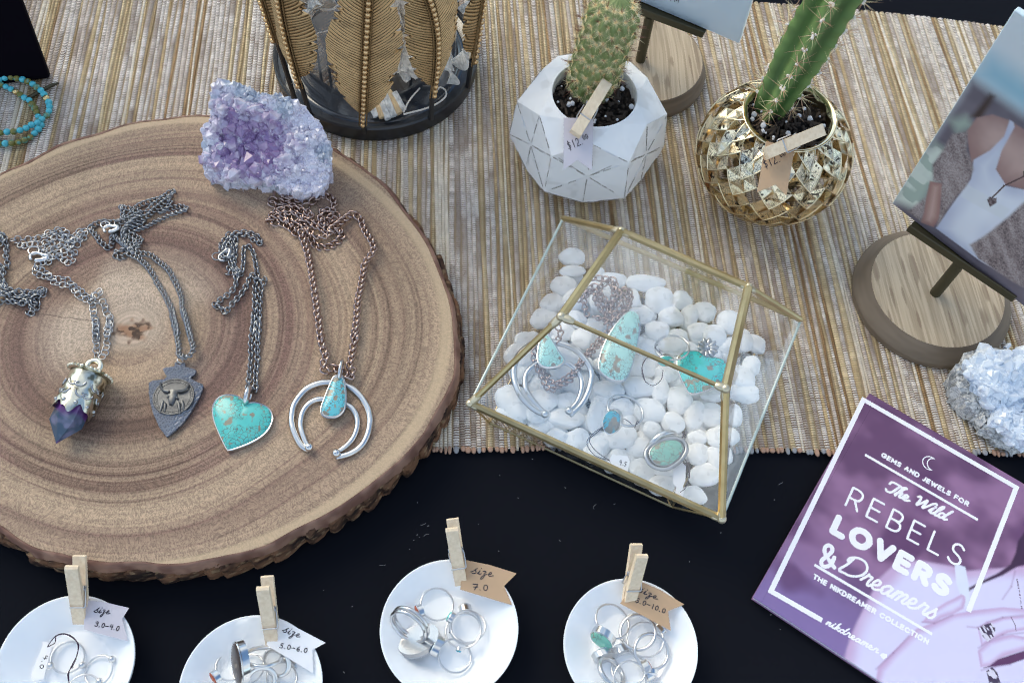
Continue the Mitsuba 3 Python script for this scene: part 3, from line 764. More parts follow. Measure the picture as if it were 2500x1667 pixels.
# ------------------------------------------------------------------ gold quilted globe pot with a ribbed cactus
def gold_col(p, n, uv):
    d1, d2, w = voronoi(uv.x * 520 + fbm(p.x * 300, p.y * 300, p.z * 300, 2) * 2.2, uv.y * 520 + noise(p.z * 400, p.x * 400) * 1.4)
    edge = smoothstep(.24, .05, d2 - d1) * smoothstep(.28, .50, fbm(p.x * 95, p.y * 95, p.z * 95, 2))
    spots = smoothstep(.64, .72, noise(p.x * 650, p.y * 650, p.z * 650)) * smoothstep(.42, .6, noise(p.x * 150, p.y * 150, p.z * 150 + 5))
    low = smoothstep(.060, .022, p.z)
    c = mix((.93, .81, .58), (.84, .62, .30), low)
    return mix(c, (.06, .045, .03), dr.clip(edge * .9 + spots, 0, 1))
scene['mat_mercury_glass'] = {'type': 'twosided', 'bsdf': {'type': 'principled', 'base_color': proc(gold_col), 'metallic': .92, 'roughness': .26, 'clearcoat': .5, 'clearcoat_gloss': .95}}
GH = .071
gc = at(1929, 279, GH)
GRD = .0465; GZ = .0375; GOP = 112 * mpp(1929, 279, GH)
G1 = thing('potted_cactus', 'tall ribbed green cactus in a round gold mercury glass pot with diamond relief', 'potted cactus')
NC, NB = 13, 7
PH0, PH1 = 1.02, -1.15
phis = [PH0]
def gpt(t, ph, dr_=0): return V3(gc[0] + (GRD + dr_) * math.cos(ph) * math.cos(t), gc[1] + (GRD + dr_) * math.cos(ph) * math.sin(t), GZ + (.0415 + dr_) * math.sin(ph) * (.90 if ph > 0 else .97))
def gv(p, q, off):
    b = min(max(p - q, 0), NB); return gpt((p + q) * math.pi / NC + .1, PH0 + (PH1 - PH0) * b / NB, off), ((p + q) * .02, b * .012)
v, f, uvs, rid = [], [], [], []
SUB = 3
for bb in range(0, NB + 1):
    for aa in range(NC):
        # diamond whose middle lies at row bb: corners up, right, down, left
        if bb % 2: p0, q0 = aa + (bb - 1) / 2 + .5, aa - (bb + 1) / 2 + .5
        else: p0, q0 = aa + bb / 2 - .5 + .5, aa - bb / 2 - .5 + .5
        p0, q0 = p0 - .5, q0 - .5
        cs = [(p0, q0), (p0 + 1, q0), (p0 + 1, q0 + 1), (p0, q0 + 1)]
        m = (p0 + .5, q0 + .5)
        for k in range(4):
            A_, B_ = cs[k], cs[(k + 1) % 4]
            base_i = len(v); loc = {}
            for i in range(SUB + 1):
                for j in range(SUB + 1 - i):
                    w0 = 1 - (i + j) / SUB; w1, w2 = i / SUB, j / SUB
                    p, q = m[0] * w0 + A_[0] * w1 + B_[0] * w2, m[1] * w0 + A_[1] * w1 + B_[1] * w2
                    P3, u3 = gv(p, q, -.0023 * w0); loc[i, j] = len(v); v.append(P3); uvs.append(u3)
            for i in range(SUB):
                for j in range(SUB - i):
                    f.append([loc[i, j], loc[i + 1, j], loc[i, j + 1]])
                    if i + j < SUB - 1: f.append([loc[i + 1, j], loc[i + 1, j + 1], loc[i, j + 1]])
            if k in (0, 1):
                pts = [gv(A_[0] + (B_[0] - A_[0]) * z, A_[1] + (B_[1] - A_[1]) * z, .0)[0] for z in np.linspace(0, 1, 4)]
                if np.linalg.norm(pts[0] - pts[-1]) > .002: rid.append(tube(pts, .00042, 5, cap=False))
gm = TM(v, f)
ok = gm.area_faces > 1e-10
nn = gm.face_normals; cen = np.array(v)[gm.faces].mean(1) - V3(gc[0], gc[1], GZ)
fl = (np.cross(np.array(v)[gm.faces[:, 1]] - np.array(v)[gm.faces[:, 0]], np.array(v)[gm.faces[:, 2]] - np.array(v)[gm.faces[:, 0]]) * cen).sum(1) < 0
ff = gm.faces.copy(); ff[fl] = ff[fl][:, ::-1]
gm = TM(v, ff[ok])
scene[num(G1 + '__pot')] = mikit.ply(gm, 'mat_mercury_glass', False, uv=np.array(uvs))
scene['mat_gilt'] = {'type': 'twosided', 'bsdf': {'type': 'principled', 'base_color': rgb(.90, .78, .54), 'metallic': 1.0, 'roughness': .18}}
add(G1 + '__ridges', rid, 'gilt', True)
tp = gpt(0, phis[0]); rt = np.hypot(tp[0] - gc[0], tp[1] - gc[1])
add(G1 + '__mouth', place(lathe([(rt, tp[2] - .0006), ((rt + GOP) / 2, tp[2] + .002), (GOP + .001, GH - .0004), (GOP, GH), (GOP - .0007, GH - .0012), (GOP - .0012, GH - .012)], 64), [gc[0], gc[1], 0]), 'gilt', True)
add(G1 + '__foot', place(lathe([(.0186, .004), (.018, .0004), (.001, .0004)], 40), [gc[0], gc[1], 0]), 'gilt', 40)
soil(G1, gc, GOP - .001, GH - .010, 8)
b1, b2 = at(1873, 277, GH - .011), None
top = h_for(at(1873, 277, GH - .011), 0)
for lean in np.linspace(-.4, .6, 200):
    d = unit(V3(lean, .05, 1)); e = b1 + d * .075
    if abs(proj(e)[0] - (1873 + (277 - proj(e)[1]) * .585)) < 3: break
CA = d
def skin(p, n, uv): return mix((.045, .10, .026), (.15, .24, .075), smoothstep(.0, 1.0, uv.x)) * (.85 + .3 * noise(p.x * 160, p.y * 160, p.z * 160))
mat('cereus_skin', proc(skin), .42, specular=.4)
CL, CRD = .13, .0140
nz_, nt_ = 150, 60
pitch = .0098
Bc = basis(CA, V3(1, -.05, 0))
ridge_ang = [math.radians(a) for a in (-116, -26, 64, 154)]
v, uvs = [], []
for i in range(nz_):
    z = i / (nz_ - 1) * CL
    taper = .70 + .3 * min(1, z / .045) if z < .045 else 1.0
    if z > CL - .02: taper *= math.sqrt(max(.02, 1 - ((z - CL + .02) / .0202)**2))
    for k in range(nt_):
        t = k / nt_ * 2 * math.pi
        c4 = (1 + math.cos(4 * (t - ridge_ang[0]))) / 2
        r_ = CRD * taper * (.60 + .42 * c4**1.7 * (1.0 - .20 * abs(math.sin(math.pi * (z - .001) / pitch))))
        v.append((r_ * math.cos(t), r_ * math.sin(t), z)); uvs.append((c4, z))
idx = np.arange(nz_ * nt_).reshape(nz_, nt_); i2 = np.roll(idx, -1, 1)
q = np.stack([idx[:-1], i2[:-1], i2[1:], idx[1:]], -1).reshape(-1, 4)
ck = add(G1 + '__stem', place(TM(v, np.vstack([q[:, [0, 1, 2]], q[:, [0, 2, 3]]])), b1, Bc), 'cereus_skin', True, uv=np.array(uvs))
mat('spine_tan', (.55, .33, .20), .6)
mat('wool', (.78, .70, .62), .95)
sp1, sp2, wl = [], [], []
for a in ridge_ang:
    for k in range(int(CL / pitch) + 1):
        z = k * pitch + .001
        if z > CL - .004: continue
        taper = .70 + .3 * min(1, z / .045) if z < .045 else 1.0
        r_ = CRD * taper * 1.01; o = V3(r_ * math.cos(a), r_ * math.sin(a), z); nrm = V3(math.cos(a), math.sin(a), .25)
        for s in range(9): wl.append(place(ico(1), o + rs.randn(3) * .0006, s=rs.uniform(.0004, .0009)))
        for s in range(13 if z > .02 else 20):
            dd = unit(nrm) * rs.uniform(.2, 1) + rs.randn(3) * .75
            (sp1 if rs.rand() < .6 else sp2).append(spine(o, dd, rs.uniform(.005, .0140), .00024))
for nm, ms, b in (('tan_spines', sp1, 'spine_tan'), ('pale_spines', sp2, 'spine_pale'), ('areoles', wl, 'wool')):
    add(ck + '__' + nm, place(cat(ms), b1, Bc), b, False, kind='stuff')

# price tags and pins of the two pots
def price(pts, zs, bsdf, label, words, w0, w1, pxh):
    cs = [at(x, y, z) for (x, y), z in zip(pts, zs)]
    o, e1, e2 = cs[0], unit(cs[1] - cs[0]), None
    n = unit(np.cross(cs[1] - cs[0], cs[-1] - cs[0]))
    if n[2] < 0: n = -n
    cs = [plane_at(x, y, o, n) for x, y in pts]
    k, O, ex, ey, _ = sheet(None, cs, bsdf, 'price_tag', label, 'price tag')
    tag_write(k, 'price', words, w0, w1, pxh, o, n, small=(4, 5))
price([(1376, 288), (1449, 290), (1445, 417), (1410, 391), (1376, 415)], [PH + .004, PH + .004, .052, .054, .052], 'grey_paper', 'pale grey swallowtail paper tag reading $12.00 on the white pot', '$12.00', (1389, 366), (1442, 346), 24)
clothespin('small wooden clothespin tilted up to the right clipping the tag to the white pot', (1402, 330), (1478, 205), PH + .005, PH + .013, V3(0, -.55, .8), spread=.3)
price([(1870, 345), (1940, 362), (1920, 478), (1893, 451), (1848, 470)], [GH + .004, GH + .004, .062, .064, .062], 'kraft', 'brown kraft swallowtail paper tag reading $12.00 on the gold pot', '$12.00', (1868, 411), (1924, 387), 24)
clothespin('small wooden clothespin lying nearly level across the mouth of the gold pot', (1866, 376), (2005, 318), GH + .006, GH + .010, V3(0, -.55, .8), spread=.3)
# ------------------------------------------------------------------ jewellery: metals, stones, chains
mat('silver', (.70, .69, .68), .16, metallic=1.0)
mat('dark_silver', (.34, .34, .35), .22, metallic=1.0)
mat('old_silver', (.46, .46, .47), .22, metallic=1.0)
mat('copper', (.48, .355, .31), .22, metallic=1.0)
mat('pewter', proc(lambda p, n, uv: mix((.11, .115, .14), (.22, .235, .28), smoothstep(.05, .40, voronoi(p.x * 760, p.y * 760)[0]))), .42, metallic=.75)
def hammer(p, n, uv): return voronoi(p.x * 760, p.y * 760)[0]
scene['mat_hammered'] = {'type': 'twosided', 'bsdf': {'type': 'bumpmap', 'arbitrary': proc(hammer, 2e-4), 'scale': .0009, 'bsdf': scene['mat_pewter']['bsdf']}}
def turq(p, n, uv):
    """turquoise: uv.x is the stone's kind, uv.y its seed"""
    k, sd = uv.x, uv.y * 13.7
    x, y = p.x + (noise(p.x * 420, p.y * 420, sd) - .5) * .0022, p.y + (noise(p.x * 420 + 9, p.y * 420, sd) - .5) * .0022
    base = pick(k, [(.070, .46, .42), (.10, .46, .52), (.36, .66, .60), (.035, .36, .48), (.16, .42, .33), (.045, .53, .50)])
    base = base * (.86 + .3 * fbm(p.x * 240, p.y * 240, sd, 2))
    d1, d2, w = voronoi(x * 520, y * 520)
    gate = fbm(p.x * 190, p.y * 190, sd + 4, 2)
    vein = smoothstep(.15, .03, d2 - d1) * smoothstep(.38, .52, gate)
    patch = smoothstep(.60, .67, fbm(p.x * 260 + 7, p.y * 260, sd + 2, 3) + pick(k, [(.0, 0, 0), (.10, 0, 0), (.03, 0, 0), (-.06, 0, 0), (.0, 0, 0), (.0, 0, 0)]).x)
    brown = mix((.20, .085, .04), (.13, .085, .06), w)
    dark = mix(brown, (.035, .06, .06), smoothstep(.4, .6, noise(p.x * 700, p.y * 700, sd)))
    c = mix(base, dark, dr.clip(vein * .85, 0, 1))
    return mix(c, mix((.30, .19, .10), (.20, .13, .09), noise(p.x * 1200, p.y * 1200)), patch * .85)
mat('turquoise', proc(turq), .22, specular=.5, clearcoat=.6, clearcoat_gloss=.9)
mat('red_stone', (.34, .062, .020), .2, specular=.6)
mat('dark_stone', (.05, .035, .03), .25, specular=.3)
mat('white_stone', (.70, .70, .74), .15, specular=.6, clearcoat=.5)
mat('thread', (.030, .012, .035), .8)

LINK = {}
def link_proto(kind, lx, ly, wr):
    key = (kind, lx, ly, wr)
    if key not in LINK:
        p = ring_pts(lx / 2, ly / 2, 14)
        if kind == 'curb': p[:, 2] += .00055 * np.sin(np.arange(14) * 2 * np.pi / 14 * 2) * (ly / .002)
        LINK[key] = tube(p, wr, 5, closed=True)
    return LINK[key]
def chain(K, paths, kind, bsdf, z0, lx, ly, wr, pitch, pile=0.0, seed=1, heights=None):
    rs = np.random.RandomState(seed)
    pr = mikit.ply(link_proto(kind, lx, ly, wr), 'mat_' + bsdf, True)
    for pi, path in enumerate(paths):
        zz = z0 if heights is None else heights[pi]
        w = np.array([at(a, b, zz) for a, b in path]); L = np.linalg.norm(np.diff(w, axis=0), axis=1).sum()
        n = max(3, int(L / pitch)); p = spline(w, n)
        ph = rs.rand() * 6
        p[:, 2] += (pile * (.5 + .5 * np.sin(np.arange(n) * .55 + ph)) * rs.uniform(.4, 1) + pi * pile * .35) if pile else 0
        t = np.gradient(p, axis=0)
        for i in range(n):
            x = unit(t[i]); up = V3(0, 0, 1); y = unit(np.cross(up, x)); z = np.cross(x, y)
            if kind == 'curb': a = .62 + rs.uniform(-.12, .12)
            elif kind == 'rolo': a = (.85 if i % 2 else -.75) + rs.uniform(-.2, .2)
            else: a = (.35 if i % 2 else -.45) + rs.uniform(-.35, .35)
            yy = y * math.cos(a) + z * math.sin(a); z2 = np.cross(x, yy)
            M = np.eye(4); M[:3, 0], M[:3, 1], M[:3, 2] = x, yy, z2; M[:3, 3] = p[i] + V3(rs.randn(), rs.randn(), 0) * pitch * .04
            scene[num(K + '__link')] = {**pr, 'to_world': mi.ScalarTransform4f(M)}
def cr(l, s, ox, oy): return [(ox + x / s, oy + y / s) for x, y in l]
def out3(pts, z):
    """outline given in photograph points, at height z: local 2-D about its middle (metres, world axes) and the middle"""
    w = np.array([at(a, b, z) for a, b in pts]); c = w.mean(0)
    return spline(w[:, :2] - c[:2], 56, closed=True), c
def stone(K, pts, z, h, kind, seed, bez='silver', edge=.0012, rim=1.07, rimh=.0016, name='stone', B=None, smoothpts=True, n=7):
    o, c = out3(pts, z)
    o = o * (1, 1)
    m = dome(o, h, n, edge); c = np.array([c[0], c[1], z])
    if B is not None: m = place(m, B=B)
    bsdf = 'turquoise' if isinstance(kind, int) else kind
    kw = dict(uv=np.tile([kind + .5, seed * .1], (len(m.vertices), 1))) if isinstance(kind, int) else {}
    add(K + '__' + name, place(m, c), bsdf, True, **kw)
    if bez:
        q = o.mean(0) + (o - o.mean(0)) * rim
        b = extr(Polygon(q), rimh); b2 = tube(np.c_[o.mean(0) + (o - o.mean(0)) * (rim - .02), np.full(len(o), rimh)], .00035, 5, closed=True)
        mm = cat([b, b2])
        if B is not None: mm = place(mm, B=B)
        add(K + '__bezel', place(mm, c), bez, 35)
    return o, c
def band(c, r, nrm, wr=.0007, flat=1.0, n=44, x=None):
    return tube(ring_pts(r, n=n, o=c, B=basis(nrm, x)), wr, 7, closed=True)
def thread(K, pts, z, name='thread', r=.00022):
    zs = z if isinstance(z, (list, tuple)) else [z] * len(pts)
    add(K + '__' + name, tube(spline([at(a, b, q) for (a, b), q in zip(pts, zs)], 40), r, 4), 'thread', True)

# ------------------------------------------------------------------ display stands with their cards
def stand_wood(p, n, uv):
    a = fbm(p.x * 620 + fbm(p.x * 40, p.y * 12, 0, 2) * 5, p.y * 22, p.z * 40, 3)
    c = mix((.37, .28, .185), (.55, .435, .30), smoothstep(.28, .70, a))
    c = mix(c, (.22, .15, .095), smoothstep(.72, .85, noise(p.x * 420, p.y * 55, 4)) * .6)
    return c
def stand_side(p, n, uv): return mix((.13, .095, .065), (.21, .16, .115), fbm(p.x * 60, p.y * 60, p.z * 400, 2))
mat('stand_wood', proc(stand_wood), .6, specular=.3)
mat('stand_side', proc(stand_side), .55, specular=.3)
mat('bronze', (.055, .047, .024), .42, metallic=.3, specular=.5)
mat('acrylic_edge', (.62, .72, .76), .1, specular=.8)
def stand(label, c, post, posttop, l0, l1, R0, Rt, h, lw=.0052):
    K = thing('display_stand', label, 'display stand', 'round wooden stands with a metal ledge')
    add(K + '__base', place(lathe([(.001, .0004), (R0 - .001, .0004), (R0, .0016), (R0, .0055), (R0 - .0012, .0075), (Rt + .0006, h - .0003), (Rt, h)], 80), [c[0], c[1], 0]), 'stand_side', 30)
    add(K + '__top_face', place(lathe([(Rt, h + .0001), (Rt - .0004, h + .0003), (.0006, h + .0003)], 80), [c[0], c[1], 0]), 'stand_wood', 30)
    p = at(*post, h); zt = h + h_for(at(*post, h), posttop[1])
    q = p + V3(0, 0, zt - h)
    add(K + '__post', tube([p, p + V3(0, 0, .0003), q], .0032, 16), 'bronze', 40)
    a, b = at(*l0, zt), at(*l1, zt)
    x = unit(b - a); y = unit(np.cross(V3(0, 0, 1), x)); B = np.stack([x, y, V3(0, 0, 1)], 1)
    L = np.linalg.norm(b - a)
    tray = [rbox(L, .010, .0012, .0003), place(rbox(L, .0012, lw, .0003), [0, -.0052, lw / 2 - .0006]), place(rbox(L, .0012, .03, .0003), [0, .0062, .0145])]
    add(K + '__ledge', [place(m, (a + b) / 2 + V3(0, 0, .0006), B) for m in tray], 'bronze', 30)
    return K, zt, x, y, B
c1 = at(2266, 733)
S1, z1, x1, y1, B1 = stand('wooden stand on the right whose ledge carries a photo card', c1, (2283, 716), (2345, 636), (2224, 549), (2482, 722), 182 * mpp(2266, 733) * 1.045, .0392, .0135)
c2 = at(1570, 180)
S2, z2, x2, y2, B2 = stand('wooden stand behind the white pot with a blank pale card', c2, (1563, 148), (1588, 40), (1448, -22), (1722, 80), .0415, .0375, .0145)

def poly_d(u, v, pts):
    """signed distance to a polygon (negative inside), in drjit"""
    d = mi.Float(1e9); s = mi.Float(1)
    n = len(pts)
    for i in range(n):
        (ax, ay), (bx, by) = pts[i], pts[i - 1]
        ex, ey = bx - ax, by - ay
        wx, wy = u - ax, v - ay
        t = dr.clip((wx * ex + wy * ey) / (ex * ex + ey * ey + 1e-12), 0, 1)
        dx, dy = wx - ex * t, wy - ey * t
        d = dr.minimum(d, dx * dx + dy * dy)
        c1_, c2_, c3_ = v >= ay, v < by, ex * wy > ey * wx
        flip = (c1_ & c2_ & c3_) | (~c1_ & ~c2_ & ~c3_)
        s = dr.select(flip, -s, s)
    return s * dr.sqrt(d)
def seg_d(u, v, a, b):
    ex, ey = b[0] - a[0], b[1] - a[1]
    t = dr.clip(((u - a[0]) * ex + (v - a[1]) * ey) / (ex * ex + ey * ey + 1e-12), 0, 1)
    return dr.sqrt(dr.square(u - a[0] - ex * t) + dr.square(v - a[1] - ey * t))
def cover(d, soft): return smoothstep(soft, -soft, d)

def card(label, bl, br, tl, zb, tk, bsdf, width):
    """an acrylic photo block standing on a ledge and leaning back so that its left edge runs from bl to tl in the photograph"""
    a, b = at(*bl, zb), at(*br, zb)
    ex = unit(b - a); back = unit(np.cross(V3(0, 0, 1), ex))
    best = min(((np.hypot(*(proj(a + (V3(0, 0, 1) * math.cos(f) + back * math.sin(f)) * L) - np.array(tl))), f, L) for f in np.linspace(-.1, 1.2, 66) for L in np.linspace(.05, .25, 101)))
    _, f, L = best
    ey = V3(0, 0, 1) * math.cos(f) + back * math.sin(f); n = np.cross(ex, ey)
    K = thing('photo_card', label, 'photo card')
    B = np.stack([ex, ey, n], 1)
    add(K + '__block', place(rbox(width, L, tk, .0004), a + ex * width / 2 + ey * L / 2 - n * tk / 2, B), 'acrylic_edge', False)
    m = TM([[.0004, .0004, .0002], [width - .0004, .0004, .0002], [width - .0004, L - .0004, .0002], [.0004, L - .0004, .0002]], [[0, 1, 2], [0, 2, 3]])
    uv = np.asarray(m.vertices)[:, :2].copy()
    add(K + '__print', place(m, a, B), bsdf, True, uv=uv)
    return K, a, ex, ey, n, L
def card_uv(px, py, a, ex, ey, n):
    q = plane_at(px, py, a, n) - a
    return float(q @ ex), float(q @ ey)
K1, ca, cex, cey, cn, cL = card('photo card of a woman in white top and grey cardigan on the right stand', (2178, 497), (2497, 745), (2475, 22), z1 + .0018, .0035, 'print_photo', .105)
U_ = lambda l: [card_uv(2050 + x / 1.742, y / 1.742, ca, cex, cey, cn) for x, y in l]
PC = dict(band=U_([(570, 320), (640, 225), (900, 420), (900, 560), (784, 480)]), low=U_([(560, 330), (784, 490), (900, 560), (900, 1500), (100, 1100), (230, 840)]), beam=U_([(560, 495), (640, 400), (660, 410), (600, 510)]),
          sand=U_([(300, 690), (410, 610), (470, 650), (340, 900), (230, 850)]), sand2=U_([(470, 510), (540, 490), (570, 540), (500, 570)]),
          skin=U_([(540, 560), (585, 500), (650, 487), (720, 510), (800, 560), (900, 620), (900, 860), (784, 805), (690, 780), (640, 700), (560, 690)]), arm=U_([(385, 770), (440, 780), (425, 930), (400, 965), (345, 945)]),
          top=U_([(740, 520), (725, 510), (700, 580), (640, 640), (570, 680), (560, 760), (500, 840), (410, 970), (600, 1110), (760, 1200), (900, 1200), (900, 850), (784, 806), (710, 790), (665, 720), (690, 640), (745, 540)]),
          knit=U_([(545, 560), (480, 570), (440, 640), (395, 700), (400, 770), (435, 775), (430, 900), (415, 960), (470, 870), (540, 790), (570, 720), (560, 680), (540, 640)]), knit2=U_([(784, 860), (720, 920), (620, 1000), (555, 1040), (590, 1100), (740, 1200), (900, 1280), (900, 860)]),
          knit3=U_([(290, 900), (365, 840), (360, 900), (345, 940)]), belt=U_([(540, 780), (725, 890), (700, 935), (515, 835)]), heart=U_([(628, 850), (640, 836), (652, 842), (668, 842), (668, 862), (640, 880)]), ch=U_([(650, 840), (700, 790), (784, 750), (784, 730)]))
def photo(p, n, uv):
    u, v = uv.x, uv.y
    nz_ = fbm(u * 90, v * 90, 1, 3)
    c = mix((.55, .60, .64), (.66, .70, .72), v / .16)
    c = mix(c, (.30, .50, .60), cover(poly_d(u, v, PC['band']), .009))
    c = mix(c, mix((.10, .085, .11), (.20, .17, .20), nz_), cover(poly_d(u, v, PC['low']), .005))
    c = mix(c, (.06, .035, .03), cover(poly_d(u, v, PC['beam']), .002))
    c = mix(c, mix((.40, .47, .40), (.62, .66, .58), smoothstep(.4, .6, noise(u * 160, v * 240))), cover(poly_d(u, v, PC['sand']), .005))
    c = mix(c, (.34, .40, .34), cover(poly_d(u, v, PC['sand2']), .004))
    ds = poly_d(u, v, PC['skin'])
    c = mix(c, mix((.33, .20, .185), (.52, .36, .32), smoothstep(.0, .016, -ds + (nz_ - .5) * .01)), cover(ds, .0008))
    da = poly_d(u, v, PC['arm'])
    c = mix(c, mix((.34, .19, .17), (.55, .37, .32), smoothstep(.0, .006, -da)), cover(da, .0008))
    dt = poly_d(u, v, PC['top'])
    wr = noise(u * 130 + v * 60, v * 40 - u * 60, 3)
    c = mix(c, mix((.45, .47, .60), (.78, .80, .85), smoothstep(.0, .010, -dt) * .5 + wr * .5), cover(dt, .0007))
    c = mix(c, (.70, .72, .74), cover(poly_d(u, v, PC['belt']), .001) * .6)
    dk = dr.minimum(poly_d(u, v, PC['knit']), dr.minimum(poly_d(u, v, PC['knit2']), poly_d(u, v, PC['knit3'])))
    st = noise(u * 1500, v * 1500) * .6 + noise((u + v) * 260, (v - u) * 60, 3) * .6
    c = mix(c, mix((.10, .070, .075), (.42, .35, .34), st), cover(dk, .0012))
    for i in range(3): c = mix(c, (.12, .08, .08), cover(seg_d(u, v, PC['ch'][i], PC['ch'][i + 1]) - .0004, .0003))
    return mix(c, mix((.07, .045, .05), (.25, .2, .2), noise(u * 900, v * 900)), cover(poly_d(u, v, PC['heart']), .0005))
scene['mat_print_photo'] = {'type': 'twosided', 'bsdf': {'type': 'principled', 'base_color': proc(photo), 'roughness': .16, 'specular': .3, 'clearcoat': .2}}
mat('print_blank', (.60, .70, .80), .15, specular=.5, clearcoat=.4)
K2, ca2, ex2, ey2, n2, L2 = card('pale blue-white card with a trace of lettering standing on the stand behind the white pot', (1540, -6), (1746, 82), (1566, -60), z2 + .0016, .0035, 'print_blank', .075)
labels.pop(K2)
tag(K2, 'blank pale blue card leaning on the stand behind the white pot', 'card')
tag_ls = [[(0, 0), (0, 1), (.35, .3), (.7, 1), (.7, 0)], [(-.9, 0), (-.9, 1)]]
pa, pb = plane_at(1648, 4, ca2, n2), plane_at(1656, 7, ca2, n2)
s_ = np.linalg.norm(pb - pa) / .7; e_ = unit(pb - pa)
add(K2 + '__lettering', flat_on(stroke([np.array(l) * s_ * [1, 1.2] for l in tag_ls], .00035), pa, e_, np.cross(n2, e_), lift=.0004), 'ink', False)

# ------------------------------------------------------------------ glass box with brass edges
ZR = .028
rA, rB, rC, rD = at(1148, 985, ZR), at(1762, 1266, ZR), at(1955, 781, ZR), at(1375, 533, ZR)
tA, tB, tC, tD = at(1370, 773, .078), at(1771, 949, .078), at(1827, 701, .054), at(1516, 564, .054)
bA, bB = at(1195, 1032, .0012), at(1641, 1237, .0012)
bC = rC * [1, 1, 0] + (rA - rC) * .10 * [1, 1, 0] + V3(0, 0, .0012); bD = rD * [1, 1, 0] + (rB - rD) * .08 * [1, 1, 0] + V3(0, 0, .0012)
mat('box_brass', proc(lambda p, n, uv: mix((.42, .31, .14), (.62, .49, .27), fbm(p.x * 160, p.y * 160, p.z * 160, 3))), .30, metallic=.85)
mat('solder', (.64, .56, .40), .36, metallic=.8)
mat('glass_edge', (.42, .50, .47), .12, specular=.8)
GB = thing('glass_box', 'brass edged glass box with sloping sides filled with white pebbles and jewellery', 'glass box')
def pane(ps, name='pane'): 
    k = len(ps); return add(GB + '__' + name, TM(ps, [[0, i, i + 1] for i in range(1, k - 1)]), 'pane', False)
for q in ((rA, rB, tB, tA), (rB, rC, tC, tB), (rC, rD, tD, tC), (rD, rA, tA, tD), (tA, tB, tC, tD), (bA, bB, rB, rA), (bB, bC, rC, rB), (bC, bD, rD, rC), (bD, bA, rA, rD)): pane(q)
pane((bA, bB, bC, bD), 'floor_pane')
def edge(a, b, w, name='brass_edge', bsdf='box_brass', up=None):
    u = unit(b - a); side = up if up is not None else V3(0, 0, 1)
    m = tube([a, a + u * .0006, (a + b) / 2, b - u * .0006, b], [w * .9, w, w, w, w * .9], 8, flat=1.0, up=side)
    add(GB + '__' + name, m, bsdf, 35)
W = .0022
for a, b, w in ((rA, rB, W), (tA, tD, W * 1.05), (tD, tC, W), (tC, tB, W * 1.1), (tA, tB, W * .55), (rA, tA, W * .8), (rB, tB, W * .95), (rD, tD, W * .85), (rC, tC, W * .85), (rC, rD, W * .7)): edge(a, b, w)
for a, b in ((rD, rA), (rC, rB)): edge(a, b, .0008, 'glass_rim', 'glass_edge')
for a, b in ((bA, bB), (bB, bC), (bC, bD), (bD, bA), (bB, rB), (bA, rA)): edge(a, b, .0007, 'base_edge', 'box_brass')
for i, (p, qs) in enumerate(((tA, (tB, tD, rA)), (tB, (tA, tC, rB)), (tC, (tB, tD, rC)), (tD, (tA, tC, rD)), (rA, (rB, tA)), (rB, (rA, tB)))):
    ms = []
    for q in qs:
        u = unit(q - p); e = R.uniform(.005, .0085)
        ms.append(tube([p - u * .0012, p + u * e * .5, p + u * e], [W * .95, W * 1.12, W * .8], 8, flat=.8, up=V3(0, 0, 1)))
    e = ico(2); ms.append(place(e, p, s=W * 1.15))
    add(GB + '__solder_joint', ms, 'solder', True)

